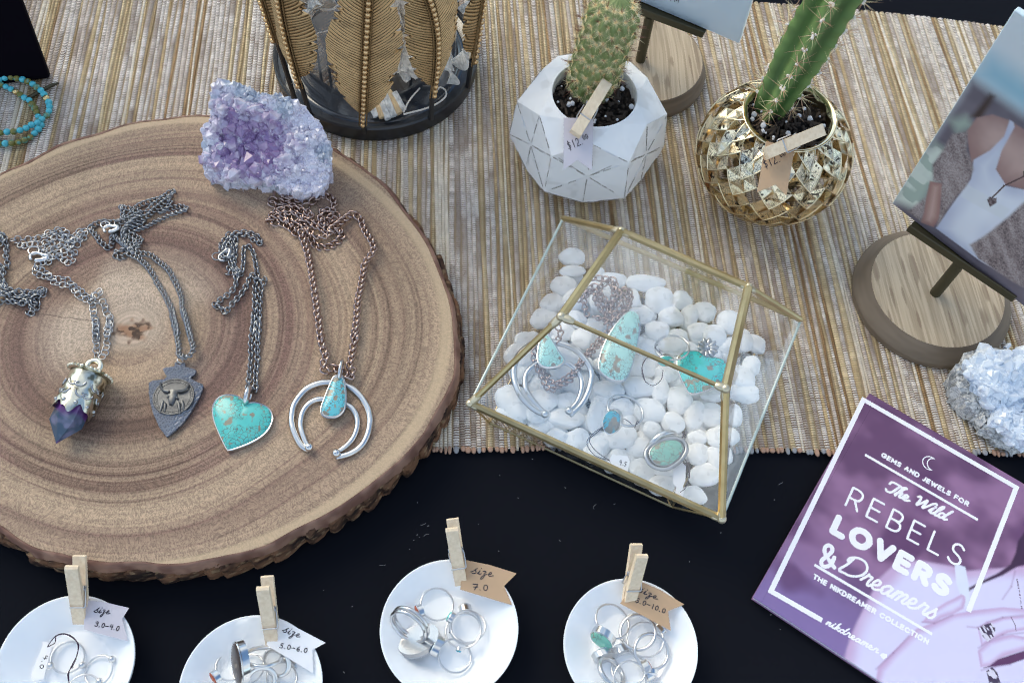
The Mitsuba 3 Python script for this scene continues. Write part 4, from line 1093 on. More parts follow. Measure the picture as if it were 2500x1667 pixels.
# white pebbles
mat('pebble', proc(lambda p, n, uv: mix((.74, .73, .71), (.84, .84, .835), smoothstep(.3, .6, fbm(p.x * 90, p.y * 90, p.z * 90, 3))) * (1 - .10 * smoothstep(.68, .78, noise(p.x * 420, p.y * 420, p.z * 420)))), .5, specular=.3)
PB = [(585, 252, 62, 44, 0), (585, 316, 58, 30, 0), (545, 395, 60, 52, 20), (600, 455, 55, 58, 60), (490, 470, 58, 44, -20), (440, 545, 68, 52, -30), (700, 325, 34, 30, 0), (785, 360, 58, 42, 15), (930, 374, 90, 42, -2), (718, 460, 58, 52, 0), (690, 395, 42, 26, 0),
      (870, 450, 34, 44, 0), (998, 458, 62, 60, 0), (1105, 455, 56, 48, -40), (1058, 540, 58, 50, 10), (1145, 528, 40, 58, 0), (1220, 515, 58, 46, 42), (1330, 562, 58, 58, 0), (905, 530, 58, 40, 10), (860, 585, 45, 40, 0), (990, 605, 55, 48, 15), (1090, 635, 46, 44, 0),
      (1185, 612, 58, 50, 0), (1258, 628, 54, 48, 0), (1335, 680, 58, 44, 0), (1395, 648, 44, 58, 0), (1460, 668, 58, 38, 32), (690, 582, 54, 36, 12), (600, 548, 54, 38, 15), (545, 602, 54, 48, 0), (640, 640, 58, 52, -20), (370, 648, 58, 42, -22),
      (345, 722, 82, 62, 0), (330, 795, 58, 58, 0), (560, 720, 66, 48, 0), (530, 790, 62, 48, 20), (592, 862, 58, 46, 0), (300, 942, 96, 74, 48), (450, 938, 70, 52, 5), (415, 1000, 56, 42, 0), (545, 1022, 88, 46, 3), (556, 942, 48, 44, 0), (508, 1112, 50, 38, 12),
      (430, 1062, 58, 42, 0), (608, 1126, 60, 56, 25), (690, 1012, 42, 78, 8), (718, 942, 42, 30, 0), (720, 1150, 54, 48, 0), (757, 882, 70, 42, 5), (902, 872, 72, 52, 12), (925, 785, 64, 48, 0), (942, 692, 48, 48, 0), (1060, 660, 66, 56, 0),
      (1030, 802, 58, 48, 0), (1000, 890, 44, 68, 0), (1088, 932, 64, 72, 0), (1258, 916, 58, 30, 0), (1400, 900, 66, 48, 0), (1392, 828, 58, 58, 0), (955, 985, 72, 60, 32), (830, 972, 60, 44, 0), (1062, 1040, 56, 50, 20), (1165, 1012, 52, 76, 28), (1246, 1008, 58, 58, 0),
      (1352, 1010, 40, 54, 0), (965, 1078, 42, 44, 0), (812, 1112, 76, 54, -12), (902, 1160, 58, 50, 0), (1040, 1165, 58, 46, 0), (1180, 1112, 44, 38, 0), (1182, 1192, 60, 52, -10), (1282, 1112, 58, 54, 0), (1262, 1212, 44, 54, 0), (918, 1264, 60, 48, 12),
      (1030, 1262, 60, 40, 0), (1215, 1290, 74, 54, -18), (1010, 1342, 62, 48, 10), (1162, 1396, 60, 50, 10), (812, 1222, 48, 56, 0), (682, 1180, 44, 58, 0), (1345, 1108, 34, 40, 0), (1318, 1196, 30, 42, 0), (1440, 770, 44, 50, 0), (250, 1000, 34, 30, 0), (640, 760, 40, 34, 0), (470, 860, 44, 36, 0)]
PEB = []
MARKS = [((1250, 1000), 'around the double crescent'), ((1420, 720), 'near the piled copper chain'), ((1505, 850), 'around the long drop stone'), ((1700, 910), 'beside the turquoise heart'), ((1490, 1030), 'around the blue stone ring'), ((1660, 1130), 'around the green stone ring'),
         ((1850, 850), 'behind the right pane'), ((1330, 680), 'behind the left pane'), ((1700, 720), 'at the back right'), ((1560, 680), 'at the back edge'), ((1400, 1090), 'along the front brass edge'), ((1800, 1050), 'near the front right brass edge'), ((1600, 900), 'beside the thin teal ring')]
def peb_label(px, py):
    m = min(MARKS, key=lambda q: (q[0][0] - px)**2 + (q[0][1] - py)**2)
    return 'smooth white pebble ' + m[1] + ' in the glass box'
def pebble(o, ax, B, seed):
    rs = np.random.RandomState(seed)
    e = ico(3); v = np.array(e.vertices)
    q = rs.uniform(.88, 1.12); v = np.sign(v) * np.abs(v) ** q
    v = v * (1 + .50 * (fbmv(v * 1.0 + seed * 3.7, 2, 3) - .5)[:, None])
    for _ in range(2):
        d = unit(rs.randn(3)); k = v @ d; lim = rs.uniform(.60, .85); v = v - np.where(k > lim, (k - lim) * .6, 0)[:, None] * d
    v /= np.abs(v).max(0)
    return place(TM(v * ax, e.faces), o, B)
for i, (x, y, a, b, rt) in enumerate(PB):
    px, py = 1100 + x / 1.96, 500 + y / 1.96
    z = .0138 + R.uniform(-.0015, .0020)
    o = at(px, py, z); m = mpp(px, py, z) / 1.96
    ax = V3(a * m * 1.14, b * m * 1.17, min(a, b) * m * .70)
    k = add('pebble', pebble(o, ax, rotz(math.radians(-rt) - .05), i), 'pebble', True, peb_label(px, py), 'pebble', 'white pebbles inside the glass box')
    PEB.append(o)
rs = np.random.RandomState(77)
n = 0
fl = [p[:2] for p in (bA, bB, bC, bD)]
FLOOR = Polygon(fl).buffer(-.0065)
spots = []
while n < 118:
    u, w = rs.rand(2)
    x, y = (bA * (1 - u) * (1 - w) + bB * u * (1 - w) + bC * u * w + bD * (1 - u) * w)[:2]
    if not FLOOR.contains(Point(x, y)) or any((x - q[0])**2 + (y - q[1])**2 < .0085**2 for q in spots):
        n += .02; continue
    near = min(np.hypot(q[0] - x, q[1] - y) for q in PEB)
    if near > .016: n += .02; continue
    spots.append((x, y)); r_ = rs.uniform(.0055, .0075)
    add('pebble', pebble(V3(x, y, .0085), V3(r_ * 1.1, r_, .0052), rotz(rs.rand() * 6), 300 + int(n)), 'pebble', True, 'white pebble half hidden in the lower layer of stones inside the glass box', 'pebble', 'white pebbles inside the glass box')
    n += 1

# jewellery on the pebbles
BZ = .0262
c6 = lambda l: cr(l, 2.614, 1150, 650)
NJ = thing('crescent_necklace', 'silver double crescent necklace with pale turquoise drop on the pebbles in the glass box', 'necklace')
def crescents(K, outer, inner, balls, z, r1, r2):
    for nm, p, r in (('outer_crescent', outer, r1), ('inner_crescent', inner, r2)):
        w = spline([at(a, b, z) for a, b in p], 60); u = np.linspace(-1, 1, 60)
        add(K + '__' + nm, tube(w, r * (1 - .22 * u**2), 10, flat=.85), 'silver', True)
    for a, b in balls: add(K + '__ball', place(ico(3), at(a, b, z + r1 * .9), s=r1 * 1.25), 'silver', True)
crescents(NJ, c6([(485, 955), (390, 905), (310, 815), (272, 690), (292, 590), (360, 515), (450, 478), (560, 490), (660, 530), (738, 610), (770, 690), (752, 790), (705, 880), (632, 950)]),
          c6([(470, 935), (410, 870), (352, 785), (348, 700), (390, 640), (460, 608), (590, 612), (650, 642), (698, 700), (708, 770), (680, 860), (622, 925)]), c6([(472, 942), (626, 922)]), BZ, .0018, .0015)
stone(NJ, c6([(478, 442), (515, 485), (556, 555), (590, 608), (560, 640), (500, 652), (448, 640), (428, 600), (430, 545), (445, 480)]), BZ + .0018, .0016, 2, 3, rim=1.10)
chain(NJ, [c6([(880, 400), (845, 475), (795, 520), (740, 580), (690, 640), (650, 710), (580, 755), (500, 785), (460, 730), (425, 650), (400, 580), (420, 520), (470, 450)]), c6([(830, 460), (765, 535), (705, 605), (660, 675), (600, 725), (525, 750), (480, 700), (450, 660)]),
           c6([(470, 450), (500, 400), (545, 380), (570, 440), (555, 480)])], 'curb', 'copper', BZ - .001, .0048, .0031, .0005, .0034, .0012, 3)
DP = thing('drop_necklace', 'long pale turquoise drop pendant with piled copper chain on the pebbles in the glass box', 'necklace')
stone(DP, c6([(1036, 298), (1070, 336), (1068, 420), (1052, 530), (1022, 646), (980, 728), (930, 740), (866, 718), (816, 668), (820, 592), (856, 490), (909, 402), (962, 338), (1004, 303)]), BZ, .0032, 2, 7, rim=1.035, edge=.0018, rimh=.0022)
chain(DP, [c6([(690, 210), (760, 165), (830, 200), (882, 270), (850, 300), (790, 190), (870, 105), (912, 160), (892, 240), (880, 290), (930, 230), (962, 165), (1012, 180), (1000, 260), (940, 310), (860, 342), (800, 330)]), c6([(770, 85), (860, 95), (915, 110), (935, 170), (990, 170), (1005, 230), (985, 300), (920, 350), (870, 370)]),
           c6([(735, 300), (720, 230), (750, 160), (800, 150), (840, 240), (860, 300), (905, 320), (950, 270), (960, 210), (900, 150)])], 'curb', 'copper', BZ - .001, .0048, .0031, .0005, .0034, .0016, 4)
HT = thing('heart_pendant', 'turquoise heart pendant with silver flower bail on the pebbles in the glass box', 'pendant')
stone(HT, c6([(1312, 620), (1330, 572), (1390, 550), (1450, 556), (1486, 582), (1540, 590), (1602, 604), (1636, 650), (1632, 700), (1570, 760), (1490, 800), (1400, 815), (1360, 762), (1328, 690)]), BZ, .0020, 5, 2, rim=1.035, rimh=.0013)
fc = at(*c6([(1512, 520)])[0], BZ + .0022)
pet = []
for k in range(10):
    a = k * math.pi / 5; e = ico(2); e.vertices = e.vertices * [.0029, .0014, .0008]
    pet.append(place(e, fc + V3(math.cos(a), math.sin(a), 0) * .0032, rotz(a) @ roty(-.15)))
add(HT + '__flower_bail', pet + [place(ico(2), fc + V3(0, 0, .0004), s=.0012), place(lathe([(.0055, 0), (.0052, .0006), (.001, .0003)], 30), fc - V3(0, 0, .0009))], 'old_silver', True)
RA = thing('ring', 'silver ring with oval bright blue stone in the glass box', 'ring')
def disc_stone(K, c, nrm, rx, ry, h, kind, seed, x=None, bez='silver', deep=.003, dome_h=.0015):
    B = basis(nrm, x)
    t = np.linspace(0, 2 * math.pi, 40, endpoint=False); o = np.stack([rx * np.cos(t), ry * np.sin(t)], 1)
    m = place(dome(o, dome_h, 6, .0002), np.asarray(c) + B[:, 2] * deep, B)
    if isinstance(kind, int): add(K + '__stone', m, 'turquoise', True, uv=np.tile([kind + .5, seed * .1], (len(m.vertices), 1)))
    else: add(K + '__stone', m, kind, True)
    o2 = o * 1.07
    parts = [extr(Polygon(o2), deep), tube(np.c_[o * 1.05, np.full(40, deep)], .0002 + rx * .025, 5, closed=True)]
    add(K + '__bezel', [place(q, c, B) for q in parts], bez, 35)
bc = at(*c6([(985, 920)])[0], BZ + .004)
add(RA + '__band', band(bc, .0098, V3(.25, .2, 1), .0007), 'silver', True)
disc_stone(RA, at(*c6([(915, 985)])[0], BZ + .0035), V3(-.55, -.45, .6), .0047, .0064, 0, 3, 5, x=V3(1, -.5, 0), deep=.0032)
thread(RA, c6([(1075, 990), (1040, 1015), (1000, 985), (960, 975), (850, 1018), (770, 1075), (740, 1130), (790, 1205), (890, 1240)]), [BZ + .006, BZ + .005, BZ + .005, BZ + .003, BZ, BZ, BZ, BZ, BZ])
thread(RA, c6([(850, 1020), (790, 1070), (755, 1110), (800, 1180), (890, 1240)]), BZ)
thread(RA, c6([(1045, 1030), (1060, 990), (1075, 1000), (1060, 985)]), BZ + .006)
def small_tag(pts, z, label, words=None, w0=None, w1=None, hp=14, tilt=(0, 0), hole=None):
    o = at(*pts[0], z); n = unit(V3(tilt[0], tilt[1], 1))
    cs = [plane_at(x, y, o, n) for x, y in pts]
    K, O, ex, ey, _ = sheet(None, cs, 'white_paper', 'size_tag', label, 'size tag')
    if words: tag_write(K, 'size', words, w0, w1, hp, o, n, pen=.00035)
    if hole: add(K + '__hole', flat_on(Point(0, 0).buffer(.0009), plane_at(*hole, o, n), ex, ey), 'ink', False)
    return K
small_tag(c6([(884, 1232), (900, 1200), (925, 1205), (1000, 1210), (1012, 1245), (996, 1332), (960, 1325), (905, 1290)]), BZ + .0015, 'tiny white tag reading 9.5 tied to the ring with the blue stone', '9.5', c6([(942, 1262)])[0], c6([(992, 1278)])[0], 13, hole=c6([(898, 1243)])[0])
RG = thing('ring', 'large silver ring with green oval stone and rope edge in the glass box', 'ring')
gp = c6([(1138, 1196), (1180, 1142), (1262, 1116), (1326, 1128), (1348, 1180), (1310, 1238), (1240, 1276), (1168, 1258)])
o_, c_ = stone(RG, gp, BZ + .004, .0018, 4, 9, rim=1.05, rimh=.0014, bez='old_silver')
mm = o_.mean(0); rp = np.c_[mm + (o_ - mm) * 1.24, np.full(len(o_), .0004)]
add(RG + '__back_plate', place(extr(Polygon(mm + (o_ - mm) * 1.24), .0009), c_ - V3(0, 0, .0004)), 'black_metal', 35)
rope = spline(rp, 170, closed=True)
add(RG + '__rope_edge', place(tube(rope, .00125, 6, closed=True, flat=.55, twist=2 * math.pi * 16 / 170), c_ + V3(0, 0, .0006)), 'old_silver', True)
add(RG + '__band', tube(ring_pts(.0096, n=40, o=c_ + V3(0, .006, -.006), B=basis(V3(.35, -.75, .35))), .0015, 8, closed=True, flat=.5), 'silver', True)
thread(RG, c6([(1290, 1085), (1340, 1100), (1360, 1055), (1368, 1085), (1350, 1140), (1345, 1220), (1385, 1290), (1390, 1340), (1370, 1410), (1335, 1440)]), BZ + .004)
thread(RG, c6([(1360, 1065), (1345, 1130), (1352, 1200), (1392, 1280), (1395, 1350)]), BZ + .004)
small_tag(c6([(1290, 1250), (1330, 1235), (1372, 1275), (1368, 1365), (1352, 1405), (1360, 1440), (1350, 1470), (1315, 1472), (1302, 1440), (1312, 1410), (1290, 1385)]), BZ + .001, 'tiny blank white tag tied to the ring with the green stone', hole=c6([(1330, 1442)])[0])
RS = thing('ring', 'thin silver ring with small teal stone left of the heart in the glass box', 'ring')
add(RS + '__band', band(at(*c6([(1285, 520)])[0], BZ + .003), .0092, V3(-.1, .3, 1), .0006), 'silver', True)
disc_stone(RS, at(*c6([(1240, 592)])[0], BZ + .002), V3(-.1, -.8, .6), .0042, .0030, 0, 0, 4, x=V3(1, 0, 0), deep=.0026)
thread(RS, c6([(1190, 500), (1175, 520), (1200, 545), (1215, 560)]), BZ + .004)
thread(RS, c6([(1150, 560), (1110, 600), (1090, 660), (1110, 730), (1165, 760), (1215, 720), (1225, 660)]), BZ)
thread(RS, c6([(1140, 570), (1100, 610), (1095, 670), (1115, 740)]), BZ)
# ------------------------------------------------------------------ crystal clusters
def crystal_col(p, n, uv):
    """uv.x: how purple (0 white .. 1 purple), 2..3: pale blue crystal, 4: grey rock"""
    k = uv.x
    a = fbm(p.x * 210, p.y * 210, p.z * 210, 3)
    am = mix((.64, .61, .68), (.24, .155, .31), smoothstep(.0, 1.15, k + (a - .5) * 1.2))
    am = mix(am, (.40, .43, .50), smoothstep(.5, .66, noise(p.x * 95, p.y * 95, p.z * 95 + 3)) * smoothstep(.25, .0, k))
    ce = mix((.50, .57, .66), (.70, .74, .79), smoothstep(.3, .7, a + uv.y * .3))
    g = noise(p.x * 1100, p.y * 1100, p.z * 1100)
    ro = mix((.28, .28, .28), (.62, .61, .59), smoothstep(.25, .7, g * .6 + a * .5))
    return dr.select(k < 1.5, am, dr.select(k < 3.5, ce, ro))
mat('crystal', proc(crystal_col), .14, specular=.6, clearcoat=.4, clearcoat_gloss=.9)
mat('rough_rock', proc(crystal_col), .75, specular=.3)
def hexpoint(o, d, w, L, tip, rs):
    B = basis(d, unit(rs.randn(3))); t = np.arange(6) * math.pi / 3
    r_ = w * (1 + .18 * rs.randn(6))
    lo = np.stack([r_ * np.cos(t), r_ * np.sin(t), np.full(6, -w)], 1); hi = np.stack([r_ * .95 * np.cos(t), r_ * .95 * np.sin(t), L + .12 * w * rs.randn(6)], 1)
    v = np.vstack([lo, hi, [[rs.randn() * w * .2, rs.randn() * w * .2, L + tip]]])
    f = [[i, (i + 1) % 6, 6 + (i + 1) % 6] for i in range(6)] + [[i, 6 + (i + 1) % 6, 6 + i] for i in range(6)] + [[6 + i, 6 + (i + 1) % 6, 12] for i in range(6)]
    return TM(o + v @ B.T, f)
def geode(K, outline, hfun, kfun, zb, step, seed, sizes, nbig, rock=None):
    """a broken crystal block: front surface of height hfun over its outline, sides down to zb, crystals standing on it"""
    rs = np.random.RandomState(seed)
    P = Polygon(outline); x0, y0, x1_, y1_ = P.bounds
    bd = np.array([P.exterior.interpolate(s).coords[0] for s in np.arange(0, P.length, step)])
    inn = [(x, y) for x in np.arange(x0, x1_, step) for y in np.arange(y0, y1_, step) if P.buffer(-step * .45).contains(Point(x, y))]
    inn = np.array(inn) + rs.uniform(-.28, .28, (len(inn), 2)) * step
    pts = np.vstack([bd, inn])
    from scipy.spatial import Delaunay
    tri = Delaunay(pts).simplices
    tri = np.array([t for t in tri if P.buffer(.3).contains(Point(pts[t].mean(0)))])
    w = np.array([at(x, y, hfun(x, y)) for x, y in pts])
    nb = len(bd)
    jit = rs.randn(*w.shape) * .0007; w += jit
    n = np.cross(w[tri[:, 1]] - w[tri[:, 0]], w[tri[:, 2]] - w[tri[:, 0]])
    tri[n[:, 2] < 0] = tri[n[:, 2] < 0][:, ::-1]
    c = w[:nb].mean(0)
    rows = [w[:nb]]
    for s in (.3, .65, 1.0):
        r_ = w[:nb].copy(); r_[:, :2] = c[:2] + (r_[:, :2] - c[:2]) * (1 - .10 * s) + rs.randn(nb, 2) * .0008; r_[:, 2] = r_[:, 2] * (1 - s) + zb * s
        rows.append(r_)
    v = np.vstack([w] + rows[1:]); offs = [0] + [len(w) + i * nb for i in range(3)]
    f = [*tri]
    i = np.arange(nb); j = (i + 1) % nb
    ccw = P.exterior.is_ccw
    for a, b in zip(offs[:-1], offs[1:]):
        qa = np.stack([a + i, b + i, b + j], 1); qb = np.stack([a + i, b + j, a + j], 1)
        f += list(qa) + list(qb)
    m = TM(v, np.array(f))
    k = np.array([kfun(x, y) for x, y in pts] + [rock if rock is not None else kfun(*bd[q % nb]) * .3 for q in range(3 * nb)])
    vv, ff = np.array(m.vertices)[m.faces].reshape(-1, 3), np.arange(len(m.faces) * 3).reshape(-1, 3)
    kk = np.repeat(k[m.faces].mean(1), 3)
    if rock is not None: kk = np.where(kk > (2.9 + 0 * kk), 4.0, np.where(kk < 1.5, kk, 2.4))
    scene[num(K + '__matrix')] = mikit.ply(TM(vv, ff), 'mat_rough_rock' if rock is not None else 'mat_crystal', False, uv=np.stack([kk, kk * 0 + .3], 1))
    small, big, uvs_ = [], [], []
    order = rs.permutation(len(inn))
    for q, a in enumerate(order):
        x, y = inn[a]; o = w[nb + a]; kv = kfun(x, y)
        if kv >= 3.5 or (kv < .3 and rs.rand() < .82): continue
        e = 2.5; nrm = np.cross(at(x + e, y, hfun(x + e, y)) - o + jit[nb + a], at(x, y - e, hfun(x, y - e)) - o + jit[nb + a]); nrm = unit(nrm) if nrm[2] > 0 else unit(-nrm)
        s = rs.uniform(*sizes) * (1.0 if kv > .35 else .62)
        d = unit(nrm + rs.randn(3) * .42)
        isbig = len(big) < nbig and kv > .3
        if isbig: s *= 1.5
        mm_ = hexpoint(o, d, s, s * rs.uniform(.2, .9), s * rs.uniform(.8, 1.2), rs)
        u = np.full((len(mm_.faces) * 3, 2), [min(max(kv + rs.randn() * .16, 0), 1.2) if kv < 1.5 else 2.4, rs.rand()])
        mm_ = TM(np.array(mm_.vertices)[mm_.faces].reshape(-1, 3), np.arange(len(mm_.faces) * 3).reshape(-1, 3))
        if isbig:
            big.append(1); scene[num(K + '__crystal')] = mikit.ply(mm_, 'mat_crystal', False, uv=u)
        else: small.append(mm_); uvs_.append(u)
    k2 = num(K + '__small_crystals')
    scene[k2] = mikit.ply(cat(small), 'mat_crystal', False, uv=np.vstack(uvs_)); tag(k2, kind='stuff')
am_out = cr([(1380, 510), (1450, 512), (1530, 535), (1660, 590), (1800, 610), (1910, 650), (1985, 720), (2060, 820), (2108, 900), (2116, 1000), (2105, 1110), (2085, 1190), (1985, 1228), (1920, 1222), (1850, 1212), (1760, 1190), (1700, 1165), (1650, 1142), (1560, 1158), (1480, 1165), (1400, 1150), (1330, 1130), (1292, 1085),
             (1300, 1000), (1292, 930), (1284, 830), (1330, 770), (1352, 700), (1342, 590)], 2.614, 0, 0)
pz = Polygon(cr([(1385, 660), (1480, 650), (1600, 700), (1700, 730), (1800, 800), (1860, 900), (1850, 1000), (1800, 1100), (1650, 1120), (1480, 1130), (1350, 1100), (1320, 1020), (1390, 850)], 2.614, 0, 0))
def am_h(x, y):
    t = min(1, max(0, (447 - y) / 255)); side = min(1, max(0, (x - 495) / 310))
    bowl = math.exp(-(((x - 622) / 95)**2 + ((y - 350) / 75)**2))
    return ZT + .003 + .040 * t**.8 + .004 * math.sin(side * 3.1) - .0075 * bowl + .004 * float(fbmv(np.array([x / 26, y / 26, 1.0]), 2, 5)) + (.006 * side * (1 - t))
def am_k(x, y):
    d = pz.exterior.distance(Point(x, y)); d = d if pz.contains(Point(x, y)) else -d
    return max(0, min(1, .42 + d / 60 + .75 * (float(fbmv(np.array([x / 17, y / 17, 4.0]), 2, 8)) - .5)))
AM = thing('amethyst_cluster', 'purple and white amethyst crystal cluster standing on the back of the wood slice', 'crystal')
geode(AM, am_out, am_h, am_k, ZT, 6.0, 3, (.0010, .0030), 130)
ce_out = cr([(150, 520), (250, 390), (380, 335), (470, 305), (560, 320), (650, 350), (710, 395), (745, 425), (800, 400), (870, 380), (1000, 360), (1200, 420), (1320, 600), (1350, 900), (1300, 1200), (1150, 1400), (960, 1440), (800, 1450), (700, 1430), (620, 1390), (560, 1310), (485, 1225), (430, 1100), (360, 1005), (290, 920), (195, 800), (165, 680)], 4.48, 2300, 780)
ceb = Polygon(cr([(290, 500), (380, 400), (520, 340), (680, 400), (740, 440), (900, 390), (1200, 440), (1300, 700), (1250, 1100), (1000, 1380), (800, 1360), (700, 1280), (570, 1060), (600, 960), (440, 830), (350, 640)], 4.48, 2300, 780))
def ce_h(x, y):
    t = min(1, max(0, (1105 - y) / 260))
    d = ceb.exterior.distance(Point(x, y)) * (1 if ceb.contains(Point(x, y)) else -1)
    bowl = math.exp(-(((x - 2492) / 38)**2 + ((y - 985) / 50)**2))
    return .004 + .026 * t**.6 + .0045 * math.tanh(d / 16) - .012 * bowl + .004 * float(fbmv(np.array([x / 20, y / 20, 2.0]), 2, 6))
CE = thing('celestite_cluster', 'pale blue crystal geode with grey rock rim at the right edge of the runner', 'crystal')
geode(CE, ce_out, ce_h, lambda x, y: 2.4 if ceb.contains(Point(x, y)) else 4.0, .002, 5.0, 9, (.0012, .0034), 70, rock=4.0)
rs = np.random.RandomState(4)
m = hexpoint(at(2458, 846, .004), V3(.6, .5, .1), .0014, .0022, .0014, rs)
k = num('crystal_chip'); scene[k] = mikit.ply(m, 'mat_crystal', False, uv=np.full((len(m.vertices), 2), 2.4)); tag(k, 'tiny loose clear crystal chip on the runner above the blue geode', 'crystal')

# ------------------------------------------------------------------ velvet board, bead bracelet
mat('velvet', (.0035, .0025, .005), .95, sheen=.15, specular=.05)
p0, p0b, p1 = at(121, 192, .003), at(-140, 224, .003), at(56, -4, .052)
BD = thing('velvet_board', 'black velvet display board leaning back at the left top corner', 'display board')
ex = unit(p0b - p0); ey = unit(p1 - p0 - ex * ((p1 - p0) @ ex)); nz_ = np.cross(ey, ex)
add(BD + '__board', place(rbox(.12, .16, .006, .001), p0 + ex * .06 + ey * .08 - nz_ * .003 * (1 if nz_[1] < 0 else -1), np.stack([ex, ey, np.cross(ex, ey)], 1)), 'velvet', 30)
add(BD + '__foot', tube([at(66, 242, .003), at(100, 222, .003), at(128, 208, .0034), at(143, 203, .004)], [.0012, .0012, .0011, .0007], 8), 'bronze', True)
def bead_c(p, n, uv):
    a = noise(p.x * 420, p.y * 420, p.z * 420 + uv.x * 9)
    t = mix((.055, .42, .50), (.10, .50, .58), a)
    o = mix((.17, .16, .035), (.10, .30, .24), smoothstep(.5, .75, a))
    return mix(t, o, smoothstep(.45, .62, uv.x + (a - .5) * .5))
mat('bead', proc(bead_c), .25, specular=.5)
mat('gold_bead', (.78, .57, .27), .2, metallic=1.0)
BR = thing('bead_bracelet', 'bracelet of turquoise and olive beads coiled twice beside the velvet board', 'bracelet')
sA = [(-230, 420), (-140, 300), (-60, 255), (0, 235), (75, 220), (145, 215), (220, 230), (292, 240), (355, 262), (415, 292), (465, 330), (520, 368), (555, 410), (578, 455), (612, 505), (625, 560), (612, 655), (570, 705), (515, 742), (472, 785), (395, 815), (335, 855), (268, 885), (195, 905), (120, 908), (40, 920), (-40, 930), (-120, 900), (-200, 800)]
sB = [(-260, 560), (-160, 370), (-60, 300), (30, 312), (92, 340), (155, 368), (215, 400), (270, 435), (318, 468), (370, 492), (402, 540), (440, 590), (462, 640), (478, 690), (505, 750), (520, 810), (480, 865), (440, 915), (395, 965), (330, 1002), (260, 1035), (180, 1052), (105, 1055), (30, 1066), (-50, 1060), (-140, 1000), (-230, 860)]
rs = np.random.RandomState(12)
proto = trimesh.creation.icosphere(subdivisions=2); proto.vertices = proto.vertices * [1, 1, .9]
for si, (l, zb) in enumerate(((sA, .0052), (sB, .0034))):
    w = np.array([at(0 + x / 5.226, 150 + y / 5.226, zb) for x, y in l])
    L = np.linalg.norm(np.diff(w, axis=0), axis=1).sum(); n = int(L / .0036)
    p = spline(w, n); p[:, 2] += .0008 * np.sin(np.arange(n) * .3)
    for i in range(n):
        gold = i in ((n // 2 - 1,) if si == 0 else (n * 4 // 13,))
        m = place(proto, p[i], rotz(rs.rand() * 6), .0021 * (1 + .05 * rs.randn()))
        if gold: add(BR + '__bead', m, 'gold_bead', True)
        else:
            k = num(BR + '__bead'); scene[k] = mikit.ply(m, 'mat_bead', True, uv=np.full((len(m.vertices), 2), [.05 if rs.rand() < .64 else .75, 0]))
    add(BR + '__cord', tube(p, .0004, 5), 'thread', True)

# ------------------------------------------------------------------ necklaces on the wood slice
ZW = ZT + .0004
A2 = lambda l: cr(l, 3.485, 0, 400)
A3 = lambda l: cr(l, 3.36, 0, 750)
A4 = lambda l: cr(l, 3.485, 400, 400)
A5 = lambda l: cr(l, 3.136, 400, 800)
N0 = thing('chain_necklace', 'dark oxidised silver chain heaped at the left edge of the wood slice', 'necklace')
chain(N0, [A2([(-40, 560), (0, 590), (32, 640), (60, 690), (55, 780), (66, 880), (24, 905), (6, 980), (30, 1060), (100, 1112), (200, 1130), (300, 1090), (378, 1068), (386, 1100), (322, 1150), (272, 1210), (240, 1272), (290, 1262), (330, 1190), (250, 1172), (150, 1184), (60, 1170), (-30, 1190)]),
           A2([(-30, 690), (10, 620), (36, 620), (55, 660), (20, 680), (-20, 720)]), A2([(-30, 870), (20, 885), (44, 940), (30, 1010), (60, 1090), (140, 1152), (240, 1140), (340, 1118), (372, 1080), (300, 1112), (220, 1100), (130, 1096), (50, 1062), (10, 1000), (-20, 980)]),
           A2([(-40, 1010), (20, 985), (56, 1060), (12, 1110), (60, 1140), (130, 1192), (220, 1195), (300, 1130), (260, 1180), (290, 1230)]), A2([(-40, 1120), (10, 1150), (80, 1125), (160, 1150), (230, 1160)])], 'rolo', 'dark_silver', ZW, .0033, .0029, .00048, .0021, .0016, 2)
N1 = thing('fluorite_necklace', 'silver ring chain necklace with a purple and teal crystal point in an ornate cap', 'necklace')
chain(N1, [A2([(110, 650), (170, 640), (250, 642), (340, 630), (420, 590), (540, 570), (572, 612), (500, 650), (420, 700), (340, 740), (420, 762), (520, 690), (600, 640), (690, 572), (732, 592), (680, 682), (600, 720), (642, 770), (600, 842), (540, 820), (480, 770), (560, 740), (620, 660), (520, 620), (440, 640), (360, 690), (280, 690), (190, 702), (150, 672), (182, 692)]),
           A2([(380, 620), (460, 600), (500, 580), (560, 640), (640, 660), (700, 600), (670, 640), (610, 680), (540, 700), (470, 730), (400, 740), (380, 780), (440, 810), (530, 790), (600, 770)]),
           A2([(400, 800), (440, 832), (380, 862), (312, 880), (308, 930), (340, 955), (420, 970), (480, 990), (560, 990), (602, 1020), (642, 1060), (700, 1102), (760, 1150), (790, 1202), (805, 1280), (816, 1350), (826, 1420), (825, 1500)]) + A3([(790, 110), (796, 180), (790, 260), (800, 340), (796, 400)]),
           A2([(330, 900), (400, 940), (480, 1030), (560, 1050), (622, 1062), (690, 1140), (760, 1162), (822, 1130), (852, 1092), (862, 1122), (802, 1160), (832, 1192), (890, 1192), (902, 1260), (940, 1320), (942, 1400), (922, 1480)]) + A3([(902, 120), (905, 160), (882, 240), (886, 310), (872, 380), (852, 420)])],
      'ring', 'old_silver', ZW, .0036, .0036, .00036, .0027, .0011, 3)
